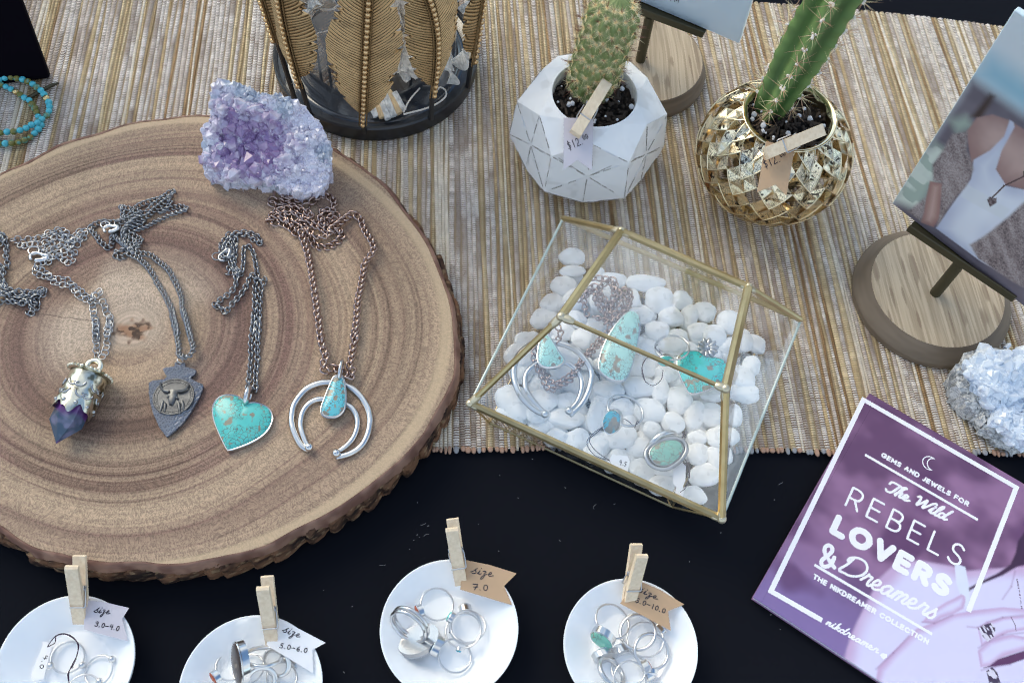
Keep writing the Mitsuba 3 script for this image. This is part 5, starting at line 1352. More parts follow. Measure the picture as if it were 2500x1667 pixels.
def clasp(K, px, py, ang, s, bsdf, z):
    o = at(px, py, z); B = rotz(ang)
    m = [place(tube(spline([(-.0022, -.001, 0), (-.0026, .0012, 0), (-.001, .0026, 0), (.0015, .0018, 0), (.0042, .0004, 0), (.0040, -.0008, 0), (.001, -.0014, 0), (-.0005, -.0012, 0)], 26), [.0008] * 13 + [.0011] * 13, 7), o, B, s)]
    add(K + '__clasp', m, bsdf, True)
    add(K + '__clasp_ring', tube(ring_pts(.0021 * s, n=20, o=o + B @ V3(-.0014, .0034, .0005) * s, B=basis(V3(.2, .1, 1))), .0004, 6, closed=True), bsdf, True)
clasp(N1, 312 / 3.485, 400 + 800 / 3.485, 0.05, 1.35, 'silver', ZW + .0015)
# the fluorite point and its cap
a_, b_ = at(*A3([(742, 545)])[0], ZT + .0095), at(*A3([(468, 1122)])[0], ZT + .0075)
axd = unit(b_ - a_); Lp = np.linalg.norm(b_ - a_); Bp = basis(axd, V3(0, 0, 1))
def fluor(p, n, uv):
    d = (p.x - float(a_[0])) * float(axd[0]) + (p.y - float(a_[1])) * float(axd[1])
    w = noise(p.x * 160, p.y * 160, p.z * 160) * .012
    s = smoothstep(.30, .50, noise((d + w) * 130 + 2.3, 3.3))
    c = mix((.045, .075, .12), (.13, .03, .19), s)
    return mix(c, (.30, .27, .42), smoothstep(.52, .75, fbm(p.x * 140, p.y * 140, p.z * 140, 3)) * .40)
mat('fluorite', proc(fluor), .15, specular=.45, clearcoat=.25, clearcoat_gloss=.95)
r6 = .0088; t6 = np.arange(6) * math.pi / 3 + .30
rsx = np.random.RandomState(2)
jj = 1 + .06 * rsx.randn(6)
vh = [np.stack([r6 * jj * np.cos(t6), r6 * jj * np.sin(t6), np.full(6, z)], 1) for z in (.008, Lp * .70)]
vh[1][:, 2] += rsx.uniform(-.004, .004, 6)
add(N1 + '__crystal_point', place(hull(np.vstack([*vh, [[.0005, .0003, Lp]]])), a_, Bp), 'fluorite', False)
mat('antique', proc(lambda p, n, uv: mix((.22, .19, .12), (.82, .77, .62), smoothstep(.26, .52, fbm(p.x * 330, p.y * 330, p.z * 330, 2)))), .28, metallic=1.0)
nn_ = 72; t = np.linspace(0, 2 * math.pi, nn_, endpoint=False)
rowsv = []
for s in np.linspace(0, 1, 14):
    z = .0005 + s * (.0215 + .0022 * np.cos(5 * t + .8) - .0012 * np.cos(10 * t))
    rad = (.0092 + .0008 * s) * (1 + .035 * np.cos(6 * t) * s) + .0004 * np.sin(5 * t + 9 * s) * np.sin(14 * s)
    rowsv.append(np.stack([rad * np.cos(t), rad * np.sin(t), z], 1))
i, j = np.meshgrid(np.arange(13), np.arange(nn_), indexing='ij'); j2 = (j + 1) % nn_
q = np.stack([i * nn_ + j, i * nn_ + j2, (i + 1) * nn_ + j2, (i + 1) * nn_ + j], -1).reshape(-1, 4)
add(N1 + '__cap', place(TM(np.vstack(rowsv), np.vstack([q[:, [0, 1, 2]], q[:, [0, 2, 3]]])), a_, Bp), 'antique', True)
scr = []
for k in range(10):
    th0 = k * 2 * math.pi / 10
    for sg in (1, -1):
        s = np.linspace(0, 1, 26); sp = s * 4.4
        rr_ = .0030 * (1 - s * .75)
        u = th0 + sg * (.0016 + rr_ * np.cos(sp)) / .0098; z = .0075 + (.005 if k % 2 else 0) + rr_ * np.sin(sp) + .002 * s
        scr.append(tube(np.stack([.0099 * np.cos(u), .0099 * np.sin(u), z], 1), .00055, 5))
    scr.append(place(ico(1), V3(.0100 * math.cos(th0 + .2), .0100 * math.sin(th0 + .2), .019), s=.0011))
add(N1 + '__filigree', place(cat(scr), a_, Bp), 'old_silver', True)
fl = [lathe([(.001, -.001), (.0098, -.0012), (.0112, -.0004), (.0112, .0006), (.0098, .0012)], 48)] + [place(ico(1), V3(.0113 * math.cos(k * 2 * math.pi / 32), .0113 * math.sin(k * 2 * math.pi / 32), 0), s=.0009) for k in range(32)]
add(N1 + '__beaded_collar', place(cat(fl), a_, Bp), 'antique', 40)
add(N1 + '__bail', [place(tube(ring_pts(.0036, .0030, 24, o=V3(0, 0, -.0045), B=basis(V3(1, 0, 0))), .0016, 8, closed=True, flat=.8), a_, Bp), place(lathe([(.0001, -.003), (.0022, -.0025), (.003, -.0008)], 20), a_, Bp)], 'antique', True)

N2 = thing('arrowhead_necklace', 'dark silver curb chain necklace with an arrowhead pendant showing a bull skull', 'necklace')
chain(N2, [A2([(780, 550), (830, 520), (890, 500), (960, 500), (1040, 482), (1120, 432), (1180, 372), (1270, 330), (1380, 290), (1460, 240), (1482, 258), (1440, 300), (1452, 340), (1420, 390), (1352, 412), (1420, 390), (1530, 370), (1592, 390), (1560, 412), (1450, 440), (1350, 482), (1250, 540), (1150, 582), (1090, 600)]),
           A2([(1040, 380), (1052, 420), (1040, 462), (1100, 470), (1180, 480), (1230, 502), (1150, 540), (1050, 560), (1000, 542), (980, 600), (1022, 662), (1080, 702), (1040, 742), (990, 760), (1000, 802), (1062, 790), (1100, 760), (1060, 700), (1000, 640), (960, 582), (1000, 522)]),
           A2([(780, 560), (820, 620), (872, 680), (922, 722), (952, 700), (962, 640), (990, 600)]), A2([(1060, 380), (1140, 402), (1240, 440), (1300, 380), (1392, 310)]),
           A2([(1100, 600), (1160, 632), (1212, 662), (1190, 722), (1150, 770), (1100, 700), (1060, 622), (1080, 560), (1160, 502), (1262, 470), (1330, 402), (1440, 310)]), A2([(1010, 520), (1080, 500), (1150, 470), (1210, 440), (1120, 520), (1060, 600), (1110, 660), (1170, 690), (1130, 740), (1050, 680)]),
           A2([(1120, 790), (1200, 832), (1262, 890), (1312, 960), (1362, 1050), (1412, 1130), (1452, 1210), (1482, 1290), (1502, 1380), (1522, 1460)]) + A3([(1425, 70), (1440, 160), (1468, 260), (1480, 340), (1482, 410)]),
           A2([(1130, 760), (1200, 790), (1292, 802), (1372, 860), (1442, 922), (1492, 1000), (1532, 1090), (1562, 1180), (1572, 1280), (1602, 1380), (1632, 1480)]) + A3([(1522, 60), (1540, 120), (1556, 200), (1586, 300), (1600, 362), (1582, 412), (1540, 436), (1490, 420)])],
      'curb', 'dark_silver', ZW, .0036, .0028, .00050, .0025, .0012, 5)
clasp(N2, 930 / 3.485, 400 + 560 / 3.485, .3, 1.1, 'silver', ZW + .0035)
ar = A3([(1436, 452), (1516, 456), (1522, 488), (1568, 500), (1610, 516), (1602, 548), (1562, 580), (1600, 606), (1664, 632), (1668, 655), (1640, 730), (1600, 800), (1560, 870), (1510, 940), (1440, 1010), (1370, 1066), (1310, 990), (1256, 870), (1232, 780), (1220, 700), (1222, 622), (1250, 602), (1350, 590), (1372, 566), (1346, 532), (1336, 502), (1380, 492), (1430, 486)])
w = np.array([at(a, b, ZT + .0022)[:2] for a, b in ar])
hole = np.array([at(a, b, ZT + .0022)[:2] for a, b in [A3([(1475, 462)])[0]]])[0]
pl = Polygon(w).buffer(0)
body = extr(pl.difference(Point(hole).buffer(.0009)), .0016, ZT + .0008)
sub = trimesh.remesh.subdivide_to_size(body.vertices, body.faces, .0014)
v = np.array(sub[0]); topv = v[:, 2] > ZT + .0023
db = np.array([pl.exterior.distance(Point(q[:2])) for q in v])
v[:, 2] += np.where(topv, .0007 * np.minimum(1, db / .004) + .0006 * (fbmv(v * 420, 2, 3) - .5), 0)
add(N2 + '__arrowhead', TM(v, sub[1]), 'hammered', 40)
mc = at(*A3([(1425, 735)])[0], ZT + .0032); M_ = lambda x, y, z=0: at(750 * 0 + (0 + x / 3.36), 750 + y / 3.36, ZT + .0034 + z)
rx_, ry_ = 163 * mpp(424, 968, ZT) / 3.36, 160 * mpp(424, 968, ZT) / 3.36
mat('bronze_silver', proc(lambda p, n, uv: mix((.07, .07, .075), (.20, .20, .20), fbm(p.x * 500, p.y * 500, p.z * 500, 2))), .4, metallic=.85)
md = [place(extr(Polygon(ring_pts(rx_, ry_, 48)[:, :2]), .0007), mc - V3(0, 0, .0004)), tube(ring_pts(rx_ * .98, ry_ * .98, 48, o=mc + V3(0, 0, .0004)), .00045, 6, closed=True), tube(ring_pts(rx_ * .82, ry_ * .82, 48, o=mc + V3(0, 0, .0004)), .0003, 6, closed=True)]
for k in range(40):
    a = k * 2 * math.pi / 40; md.append(beam(mc + V3(rx_ * .84 * math.cos(a), ry_ * .84 * math.sin(a), .0004), mc + V3(rx_ * .95 * math.cos(a + .05 * (-1)**k), ry_ * .95 * math.sin(a + .05 * (-1)**k), .0004), .0003, .0004))
add(N2 + '__medallion', md, 'bronze_silver', 35)
skull = hull([M_(x, y, z) for x, y, z in [(1375, 680, 0), (1465, 690, 0), (1420, 670, .0012), (1375, 720, .0008), (1450, 725, .0008), (1410, 740, .002), (1385, 800, .0004), (1418, 805, .0004), (1400, 790, .0016)]])
hn = [tube(spline([M_(*q) for q in l], 16), np.linspace(.0009, .0004, 16), 7) for l in ([(1385, 690, .0012), (1340, 680, .0012), (1318, 650, .0014), (1315, 615, .0014)], [(1455, 690, .0012), (1510, 680, .0012), (1538, 650, .0014), (1545, 622, .0014)])]
ft = [tube(spline([M_(*q) for q in l], 10), [.0003, .0007, .0009, .0009, .0008, .0008, .0007, .0006, .0005, .0003], 6, flat=.5) for l in ([(1340, 760, .0004), (1325, 810, .0005), (1308, 870, .0005)], [(1460, 770, .0004), (1470, 820, .0005), (1475, 880, .0005)], [(1490, 760, .0004), (1500, 800, .0005), (1505, 850, .0005)], [(1355, 780, .0004), (1352, 820, .0005), (1348, 860, .0005)])]
ey_ = [place(ico(1), M_(1378, 735, .0009), s=.0007), place(ico(1), M_(1452, 742, .0009), s=.0007)]
k = add(N2 + '__bull_skull', [skull] + hn, 'bronze_silver', 50)
add(k + '__feathers', ft + ey_, 'bronze_silver', True)
add(N2 + '__jump_ring', tube(ring_pts(.0017, n=20, o=at(*A3([(1478, 438)])[0], ZT + .0026), B=basis(V3(.6, .2, .6))), .0004, 6, closed=True), 'silver', True)

N3 = thing('heart_necklace', 'dark silver chain necklace with a bright turquoise heart pendant on the wood slice', 'necklace')
chain(N3, [A4([(480, 740), (500, 690), (540, 622), (580, 600), (640, 590), (700, 580), (770, 600), (820, 642), (826, 682), (780, 660), (720, 622), (640, 612), (580, 632), (540, 682), (520, 722), (560, 760), (600, 720), (590, 660), (612, 642), (612, 740), (600, 832), (560, 880), (545, 940), (600, 912), (640, 922), (620, 982), (600, 940)]),
           A4([(500, 720), (530, 690), (560, 650), (575, 700), (550, 730), (530, 780), (560, 810), (590, 770), (570, 740), (600, 800), (570, 850), (590, 890), (630, 950)]),
           A4([(490, 700), (500, 780), (540, 822), (580, 800), (600, 870), (650, 950), (680, 880), (680, 780), (690, 712), (730, 712), (770, 782), (785, 870), (796, 960), (780, 1050), (780, 1150), (775, 1250), (765, 1350), (760, 1450)]) + A3([(2085, 60), (2078, 160), (2065, 300), (2060, 420), (2050, 540), (2040, 668)]),
           A4([(620, 980), (612, 1060), (560, 1120), (500, 1160), (440, 1202), (452, 1222), (500, 1240), (522, 1280), (552, 1250), (600, 1190), (660, 1120), (720, 1022), (750, 960), (800, 1002), (862, 990), (840, 1040), (830, 1102), (820, 1200), (815, 1300), (810, 1400), (805, 1500)]) + A3([(2125, 100), (2118, 200), (2115, 300), (2115, 420), (2106, 540), (2100, 690)])],
      'rolo', 'dark_silver', ZW, .0033, .0029, .00048, .0021, .0012, 6)
clasp(N3, 400 + 520 / 3.485, 400 + 790 / 3.485, 1.2, 1.2, 'dark_silver', ZW + .002)
ho = A3([(2022, 806), (2000, 778), (1958, 748), (1900, 736), (1830, 742), (1782, 778), (1756, 830), (1754, 890), (1770, 960), (1808, 1055), (1848, 1138), (1872, 1180), (1890, 1182), (1960, 1162), (2060, 1122), (2160, 1062), (2222, 985), (2238, 905), (2205, 842), (2130, 806), (2070, 798)])
stone(N3, ho, ZT + .0006, .0026, 0, 1, rim=1.035, edge=.0022, rimh=.0024)
def bail(K, p, q, z, r, bsdf='silver'):
    a, b = at(*p, z), at(*q, z)
    d = unit(b - a); L = np.linalg.norm(b - a); s = unit(np.cross(V3(0, 0, 1), d)); c = (a + b) / 2
    add(K + '__bail', tube(ring_pts(L / 2, r * 1.5, 26, o=c + V3(0, 0, r * 1.2), B=np.stack([d, V3(0, 0, 1), -s], 1)), r, 8, closed=True, flat=.62), bsdf, True)
bail(N3, A3([(2030, 800)])[0], A3([(2062, 690)])[0], ZT + .0008, .0022)

N4 = thing('crescent_necklace', 'copper chain necklace with silver double crescent and turquoise drop on the wood slice', 'necklace')
chain(N4, [A4([(930, 320), (1000, 330), (1080, 332), (1150, 312), (1230, 282), (1300, 270), (1390, 272), (1440, 312), (1452, 372), (1400, 420), (1360, 402), (1340, 460), (1380, 502), (1430, 452), (1470, 440), (1400, 520), (1320, 502), (1250, 500), (1180, 472), (1120, 432), (1050, 420), (960, 402), (920, 432), (890, 482), (950, 502), (1030, 522), (1090, 560), (1130, 602), (1200, 590), (1250, 640), (1300, 702), (1370, 712), (1440, 690), (1510, 632), (1500, 582), (1440, 580), (1400, 602), (1340, 560), (1260, 532), (1180, 522), (1100, 512), (1060, 452), (1000, 440)]),
           A4([(930, 350), (990, 380), (1050, 342), (1120, 382), (1200, 380), (1270, 332), (1312, 290)]), A4([(1000, 412), (1100, 402), (1200, 432), (1262, 440), (1220, 482), (1140, 502), (1060, 500), (1000, 480), (940, 460), (910, 490)]), A4([(1350, 432), (1340, 512), (1380, 560), (1422, 602), (1380, 642), (1310, 640), (1250, 602), (1200, 560)]),
           A4([(1440, 580), (1500, 530), (1560, 482), (1602, 450), (1660, 470), (1692, 522), (1722, 602), (1762, 662), (1790, 732), (1780, 790), (1730, 850), (1702, 922), (1690, 1000), (1672, 1100), (1660, 1200), (1650, 1300), (1640, 1400), (1622, 1500)]) + A5([(1480, 60), (1466, 120), (1450, 190), (1440, 260), (1430, 330), (1448, 368), (1420, 395), (1380, 362)]),
           A4([(1180, 622), (1202, 702), (1230, 782), (1252, 880), (1266, 960), (1282, 1060), (1300, 1180), (1312, 1300), (1332, 1420), (1350, 1540)]) + A5([(1208, 90), (1230, 190), (1250, 260), (1230, 300), (1240, 342), (1300, 326), (1350, 332)])],
      'curb', 'copper', ZW + .0003, .0054, .0036, .00068, .0037, .0016, 7)
clasp(N4, 400 + 1060 / 3.485, 400 + 268 / 3.485, .1, 1.5, 'copper', ZW + .002)
add(N4 + '__clasp_ring', tube(ring_pts(.0042, .0034, 24, o=at(*A4([(995, 262)])[0], ZW + .0015)), .0007, 7, closed=True), 'copper', True)
crescents(N4, A5([(1112, 938), (1060, 910), (1015, 840), (980, 740), (982, 640), (1012, 560), (1090, 470), (1190, 425), (1290, 418), (1400, 440), (1500, 520), (1562, 620), (1578, 720), (1555, 830), (1500, 915), (1420, 965), (1322, 992)]),
          A5([(1112, 918), (1075, 850), (1046, 740), (1070, 632), (1140, 562), (1240, 546), (1400, 590), (1465, 652), (1482, 740), (1456, 830), (1400, 900), (1322, 956)]), A5([(1112, 914), (1322, 960)]), ZT + .0016, .0018, .0016)
stone(N4, A5([(1338, 384), (1372, 398), (1388, 470), (1392, 560), (1380, 636), (1332, 682), (1270, 690), (1222, 670), (1212, 622), (1240, 540), (1284, 432), (1306, 394)]), ZT + .0032, .0016, 1, 6, rim=1.09, bez='old_silver')
bail(N4, A5([(1348, 392)])[0], A5([(1372, 276)])[0], ZT + .003, .0017)
# ------------------------------------------------------------------ porcelain dishes with rings, pins and size tags
mat('porcelain', (.83, .84, .85), .09, specular=.6, clearcoat=.7, clearcoat_gloss=.97)
A6 = lambda l: cr(l, 2.767, 0, 1250)
A7 = lambda l: cr(l, 2.613, 850, 1200)
def dish(label, px, py, rpx):
    zr = .0115
    c = at(px, py, zr); r = rpx * mpp(px, py, zr)
    K = 'dish'
    pr = [(.0004, .0026), (r * .50, .0026), (r * .56, .0029), (r * .61, .0042), (r * .70, .0064), (r * .88, .0108), (r * .955, .0126), (r * .975, .0131), (r * .995, .0130), (r, .0124), (r * .985, .0100), (r * .80, .0052), (r * .60, .0014), (r * .56, .0002), (r * .50, .0002), (r * .49, .0012), (.0004, .0012)]
    return add(K, place(lathe(pr, 110), [c[0], c[1], 0]), 'porcelain', 50, label, 'dish', 'small white porcelain ring dishes'), c
ZD = .0036
def ring(label, px, py, rpx, z=.0045, nrm=(0, 0, 1), wr=.0005, stone_at=None, st=None, seed=1, bands=1, twist=False, bez='silver', deep=.0026, bead=(), flat=1.0, bsdf='silver'):
    """a finger ring lying in a dish. px, py, rpx: middle and radius of its band; stone_at: angle (photograph, degrees clockwise from right) of the setting; st: (rx, ry, kind)"""
    K = thing('ring', label, 'ring')
    c = at(px, py, z); r = rpx * mpp(px, py, z); B = basis(nrm, V3(1, 0, 0))
    for b in range(bands):
        off = (b - (bands - 1) / 2) * wr * 2.1
        if twist:
            p = ring_pts(r, n=120, o=c, B=B)
            add(K + '__band', tube(p, wr, 6, closed=True, flat=.5, twist=2 * math.pi * 14 / 120), bsdf, True)
        else: add(K + '__band', tube(ring_pts(r, n=48, o=c + B[:, 2] * off, B=B), wr, 8, closed=True, flat=flat), bsdf, True)
    if stone_at is not None:
        a = -math.radians(stone_at); rad = B[:, 0] * math.cos(a) + B[:, 1] * math.sin(a)
        disc_stone(K, c + rad * r * .97, rad, st[0], st[1], .001, st[2], seed, x=B[:, 2], bez=bez, deep=deep, dome_h=st[0] * .35)
    for q in bead:
        a = -math.radians(q); rad = B[:, 0] * math.cos(a) + B[:, 1] * math.sin(a)
        add(K + '__bead', place(ico(2), c + rad * (r + .0006), s=.0017), 'silver', True)
    return K
def size_tag(pts, z, bsdf, label, l1, w1, l2, w2, h1, h2):
    o = at(*pts[0], z); n = unit(V3(.0, -.12, 1))
    cs = [plane_at(x, y, o, n) for x, y in pts]
    K, O, ex, ey, _ = sheet(None, cs, bsdf, 'size_tag', label, 'size tag')
    tag_write(K, 'word', l1, w1[0], w1[1], h1, o, n, pen=.00042, slant=.25)
    tag_write(K, 'number', l2, w2[0], w2[1], h2, o, n, pen=.00042)
def dishpin(label, top, bot, fac=(0, -.8, .6)):
    return clothespin(label, bot, top, .0105, .0345, V3(*fac), spread=.55, wide=.0060)

dish('white porcelain dish at the bottom left corner with a tag reading 3.0-4.0', 161, 1620, 166)
size_tag(A6([(560, 590), (700, 605), (872, 645), (825, 720), (865, 870), (570, 790)]), .016, 'grey_paper', 'pale grey swallowtail paper flag reading size 3.0-4.0 on the leftmost dish', 'size', A6([(640, 676), (742, 690)]), '3.0-4.0', A6([(640, 768), (808, 802)]), 17, 14)
dishpin('clothespin gripping the pale grey tag of the leftmost dish', A6([(508, 325)])[0], A6([(548, 745)])[0])
x, y = A6([(458, 978)])[0]; ring('double banded silver ring threaded to the tag reading 4.0 in the leftmost dish', x, y, 38, .0050, (.1, .1, 1), .00043, bands=2, bead=(28, 152))
x, y = A6([(668, 1068)])[0]; ring('thin silver ring with one silver bead at the right of the leftmost dish', x, y, 36, .0052, (-.25, .05, 1), .00043, bead=(-38,))
x, y = A6([(560, 1195)])[0]; ring('thin silver ring cut off by the bottom edge in the leftmost dish', x, y, 37, .0062, (.05, .2, 1), .00043, bead=(-28,))
K = small_tag(A6([(292, 872), (345, 885), (350, 920), (338, 950), (295, 1125), (250, 1132), (210, 1110), (285, 905)]), .0052, 'small white tag reading 4.0 in the leftmost dish', '4.0', A6([(300, 962)])[0], A6([(262, 1062)])[0], 12, hole=A6([(320, 908)])[0])
thread(K, A6([(320, 908), (345, 870), (380, 832), (425, 818), (480, 834), (522, 880), (525, 950), (492, 1020), (466, 1080), (466, 1160)]), .0075)
thread(K, A6([(322, 908), (372, 880), (378, 836), (430, 822), (478, 838), (530, 890), (520, 960), (500, 1020), (458, 1090), (470, 1160)]), .0078)

dish('white porcelain dish second from left with a tag reading 5.0-6.0', 613, 1678, 174)
size_tag(A6([(1850, 705), (1990, 770), (2200, 880), (2110, 930), (2115, 1085), (1800, 895)]), .016, 'white_paper', 'white swallowtail paper flag reading size 5.0-6.0 on the second dish from left', 'size', A6([(1912, 808), (2025, 850)]), '5.0-6.0', A6([(1888, 914), (2080, 950)]), 18, 14)
dishpin('clothespin gripping the white tag of the second dish from left', A6([(1787, 465)])[0], A6([(1845, 890)])[0])
def r6(lab, x, y, r, *a, **k): q = A6([(x, y)])[0]; return ring(lab, q[0], q[1], r, *a, **k)
K = thing('ring', 'ring with a large dark oval stone seen edge on in the second dish from left', 'ring')
qx, qy = A6([(1655, 1010)])[0]
on = unit(V3(-.88, -.30, .36)); oc = at(qx, qy, .0165)
disc_stone(K, oc, on, .0108, .0078, .001, 'dark_stone', 1, x=unit(V3(.12, .62, .78) - on * (on @ V3(.12, .62, .78))), deep=.0036)
add(K + '__band', tube(ring_pts(.0088, n=48, o=oc - on * .0085, B=basis(V3(.1, .75, .6))), .0010, 8, closed=True), 'silver', True)
r6('thin silver ring leaning under the big dark stone in the second dish from left', 1560, 1040, 36, .006, (.2, .3, 1), .00043, stone_at=140, st=(.0022, .003, 'red_stone'))
r6('thin plain silver ring overlapping others in the second dish from left', 1680, 1060, 38, .0058, (-.2, .2, 1), .00043)
r6('wide polished silver ring tilted below the white paper flag', 1868, 1015, 34, .0085, (-.35, -.55, .8), .0012, flat=.6)
r6('silver ring with a broad bar setting near the right of the second dish from left', 1905, 1110, 36, .0070, (.35, .2, 1), .0005, stone_at=-60, st=(.0020, .0045, 'white_stone'), deep=.003)
r6('silver ring with curved broad band cut by the bottom edge of the photograph', 1765, 1140, 34, .0075, (.3, -.6, .8), .0013, flat=.5)

dish('white porcelain dish second from right with a kraft tag reading 7.0', 1097, 1533, 169)
size_tag(A7([(735, 432), (900, 465), (1075, 520), (995, 600), (1045, 722), (715, 622)]), .016, 'kraft', 'brown kraft paper flag reading size 7.0 on the dish second from right', 'size', A7([(790, 520), (925, 545)]), '7.0', A7([(792, 624), (900, 632)]), 20, 18)
dishpin('clothespin gripping the kraft tag reading 7.0', A7([(660, 200)])[0], A7([(722, 588)])[0])
def r7(lab, x, y, r, *a, **k): q = A7([(x, y)])[0]; return ring(lab, q[0], q[1], r, *a, **k)
r7('thin silver ring with a red oval stone in the dish tagged 7.0', 567, 716, 40, .0062, (.2, .1, 1), .00043, stone_at=158, st=(.0022, .0031, 'red_stone'))
K = thing('ring', 'double banded silver ring lying face down on its large round setting', 'ring')
dc = at(*A7([(445, 935)])[0], .0088); dn = unit(V3(.22, -.42, -.88)); dx = unit(V3(.55, .8, 0))
disc_stone(K, dc, dn, .0098, .0078, .001, 'dark_stone', 1, x=unit(np.cross(dn, V3(-.35, .9, .1))), deep=.0032, bez='old_silver')
Bd = basis(dn)
up_ = unit(V3(-.42, .62, .66)); sd_ = unit(np.cross(up_, V3(.5, .8, -.4)))
for sg in (-1, 1):
    add(K + '__band', tube(ring_pts(.0092, .0098, 48, o=dc + up_ * .0088 + unit(np.cross(up_, sd_)) * sg * .0013, B=np.stack([sd_, up_, np.cross(sd_, up_)], 1)), .00095, 8, closed=True), 'silver', True)
r7('silver ring with a grey domed stone standing up in the dish tagged 7.0', 765, 860, 42, .0060, (0, .3, 1), .00043, stone_at=-97, st=(.0026, .0028, 'dark_stone'), deep=.003)
r7('thin silver ring with a tiny turquoise bead among overlapping bands', 735, 885, 43, .0072, (-.1, .1, 1), .00043, stone_at=105, st=(.0013, .0013, 3), deep=.0015)
r7('thin silver ring whose teal stone touches the red stone ring', 750, 865, 39, .0085, (.15, -.1, 1), .00043, stone_at=215, st=(.0020, .0026, 0), deep=.002)
r7('silver ring with an oval turquoise stone in the dish tagged 7.0', 680, 1045, 41, .0066, (.25, .1, 1), .0005, stone_at=208, st=(.0034, .0050, 3), deep=.0036)

dish('rightmost white porcelain dish with a kraft tag reading 5.0-10.0', 1539, 1577, 165)
size_tag(A7([(1840, 560), (1990, 625), (2145, 718), (2040, 760), (2058, 885), (1735, 712)]), .016, 'kraft', 'brown kraft paper flag reading size 5.0-10.0 on the rightmost dish', 'size', A7([(1850, 636), (1972, 692)]), '5.0-10.0', A7([(1830, 702), (2025, 778)]), 17, 14)
dishpin('clothespin gripping the kraft tag reading 5.0-10.0', A7([(1855, 365)])[0], A7([(1785, 715)])[0], (.12, -.8, .6))
r7('tall silver ring with a round dark green stone in the rightmost dish', 1685, 825, 44, .0080, (.35, .2, 1), .0005, stone_at=125, st=(.0046, .0058, 4), seed=3, deep=.0042)
r7('twisted rope silver ring in the rightmost dish', 1848, 893, 43, .0068, (-.2, .1, 1), .0009, twist=True)
r7('thin silver ring with a small bezel towards the right of the rightmost dish', 1895, 942, 44, .0062, (-.1, .2, 1), .00043, stone_at=-33, st=(.0016, .0030, 'white_stone'), deep=.002)
r7('silver ring with a small bezel at its front edge in the rightmost dish', 1935, 1018, 42, .0078, (.12, -.05, 1), .0008, stone_at=100, st=(.0020, .0034, 'white_stone'), deep=.0022)
r7('silver ring with a milky white stone between the bands of the rightmost dish', 1790, 1130, 41, .0060, (-.1, .2, 1), .0005, stone_at=250, st=(.0038, .0042, 'white_stone'), deep=.0036)
r7('silver ring lying face down below the round dark green stone', 1680, 1150, 38, .0095, (.5, .3, .6), .0012, stone_at=250, st=(.0050, .0062, 'white_stone'), deep=.003)
r7('silver ring with a red spotted setting cut by the bottom edge', 1800, 1190, 40, .0075, (.1, -.1, 1), .0005, stone_at=-22, st=(.0026, .0046, 'red_stone'), deep=.0032)

# ------------------------------------------------------------------ booklet with its printed cover
A8 = lambda l: cr(l, 1.809, 1800, 800)
ZB = .0046
bo = at(*A8([(530, 258)])[0], ZB); bl = at(*A8([(70, 1189)])[0], ZB); br_ = at(*A8([(1266, 690)])[0], ZB)
bex = unit(br_ - bo); bey = unit(bo - bl - bex * ((bo - bl) @ bex)); bez_ = np.cross(bex, bey)
BH = np.linalg.norm(bo - bl); BW = .148
def BU(l): return [(float((at(*q, ZB) - bl) @ bex), float((at(*q, ZB) - bl) @ bey)) for q in A8(l)]
BK = thing('booklet', 'purple softcover booklet with white lettering at the right front', 'booklet')
Bb = np.stack([bex, bey, bez_], 1)
mat('page_edge', proc(lambda p, n, uv: mix((.60, .60, .64), (.78, .78, .80), noise(p.x * 20, p.y * 20, p.z * 6000))), .8)
mat('cover_back', (.25, .13, .24), .3)
add(BK + '__pages', place(rbox(BW - .0012, BH - .0012, ZB - .0016, .0002), bl + bex * BW / 2 + bey * BH / 2 - bez_ * (ZB / 2 - .0001), Bb), 'page_edge', False)
add(BK + '__back_cover', place(rbox(BW, BH, .0006, .0001), bl + bex * BW / 2 + bey * BH / 2 - bez_ * (ZB - .0008), Bb), 'cover_back', False)
B9 = lambda l: [(float((at(2050 + x / 4.273, 1300 + y / 4.273, ZB) - bl) @ bex), float((at(2050 + x / 4.273, 1300 + y / 4.273, ZB) - bl) @ bey)) for x, y in l]
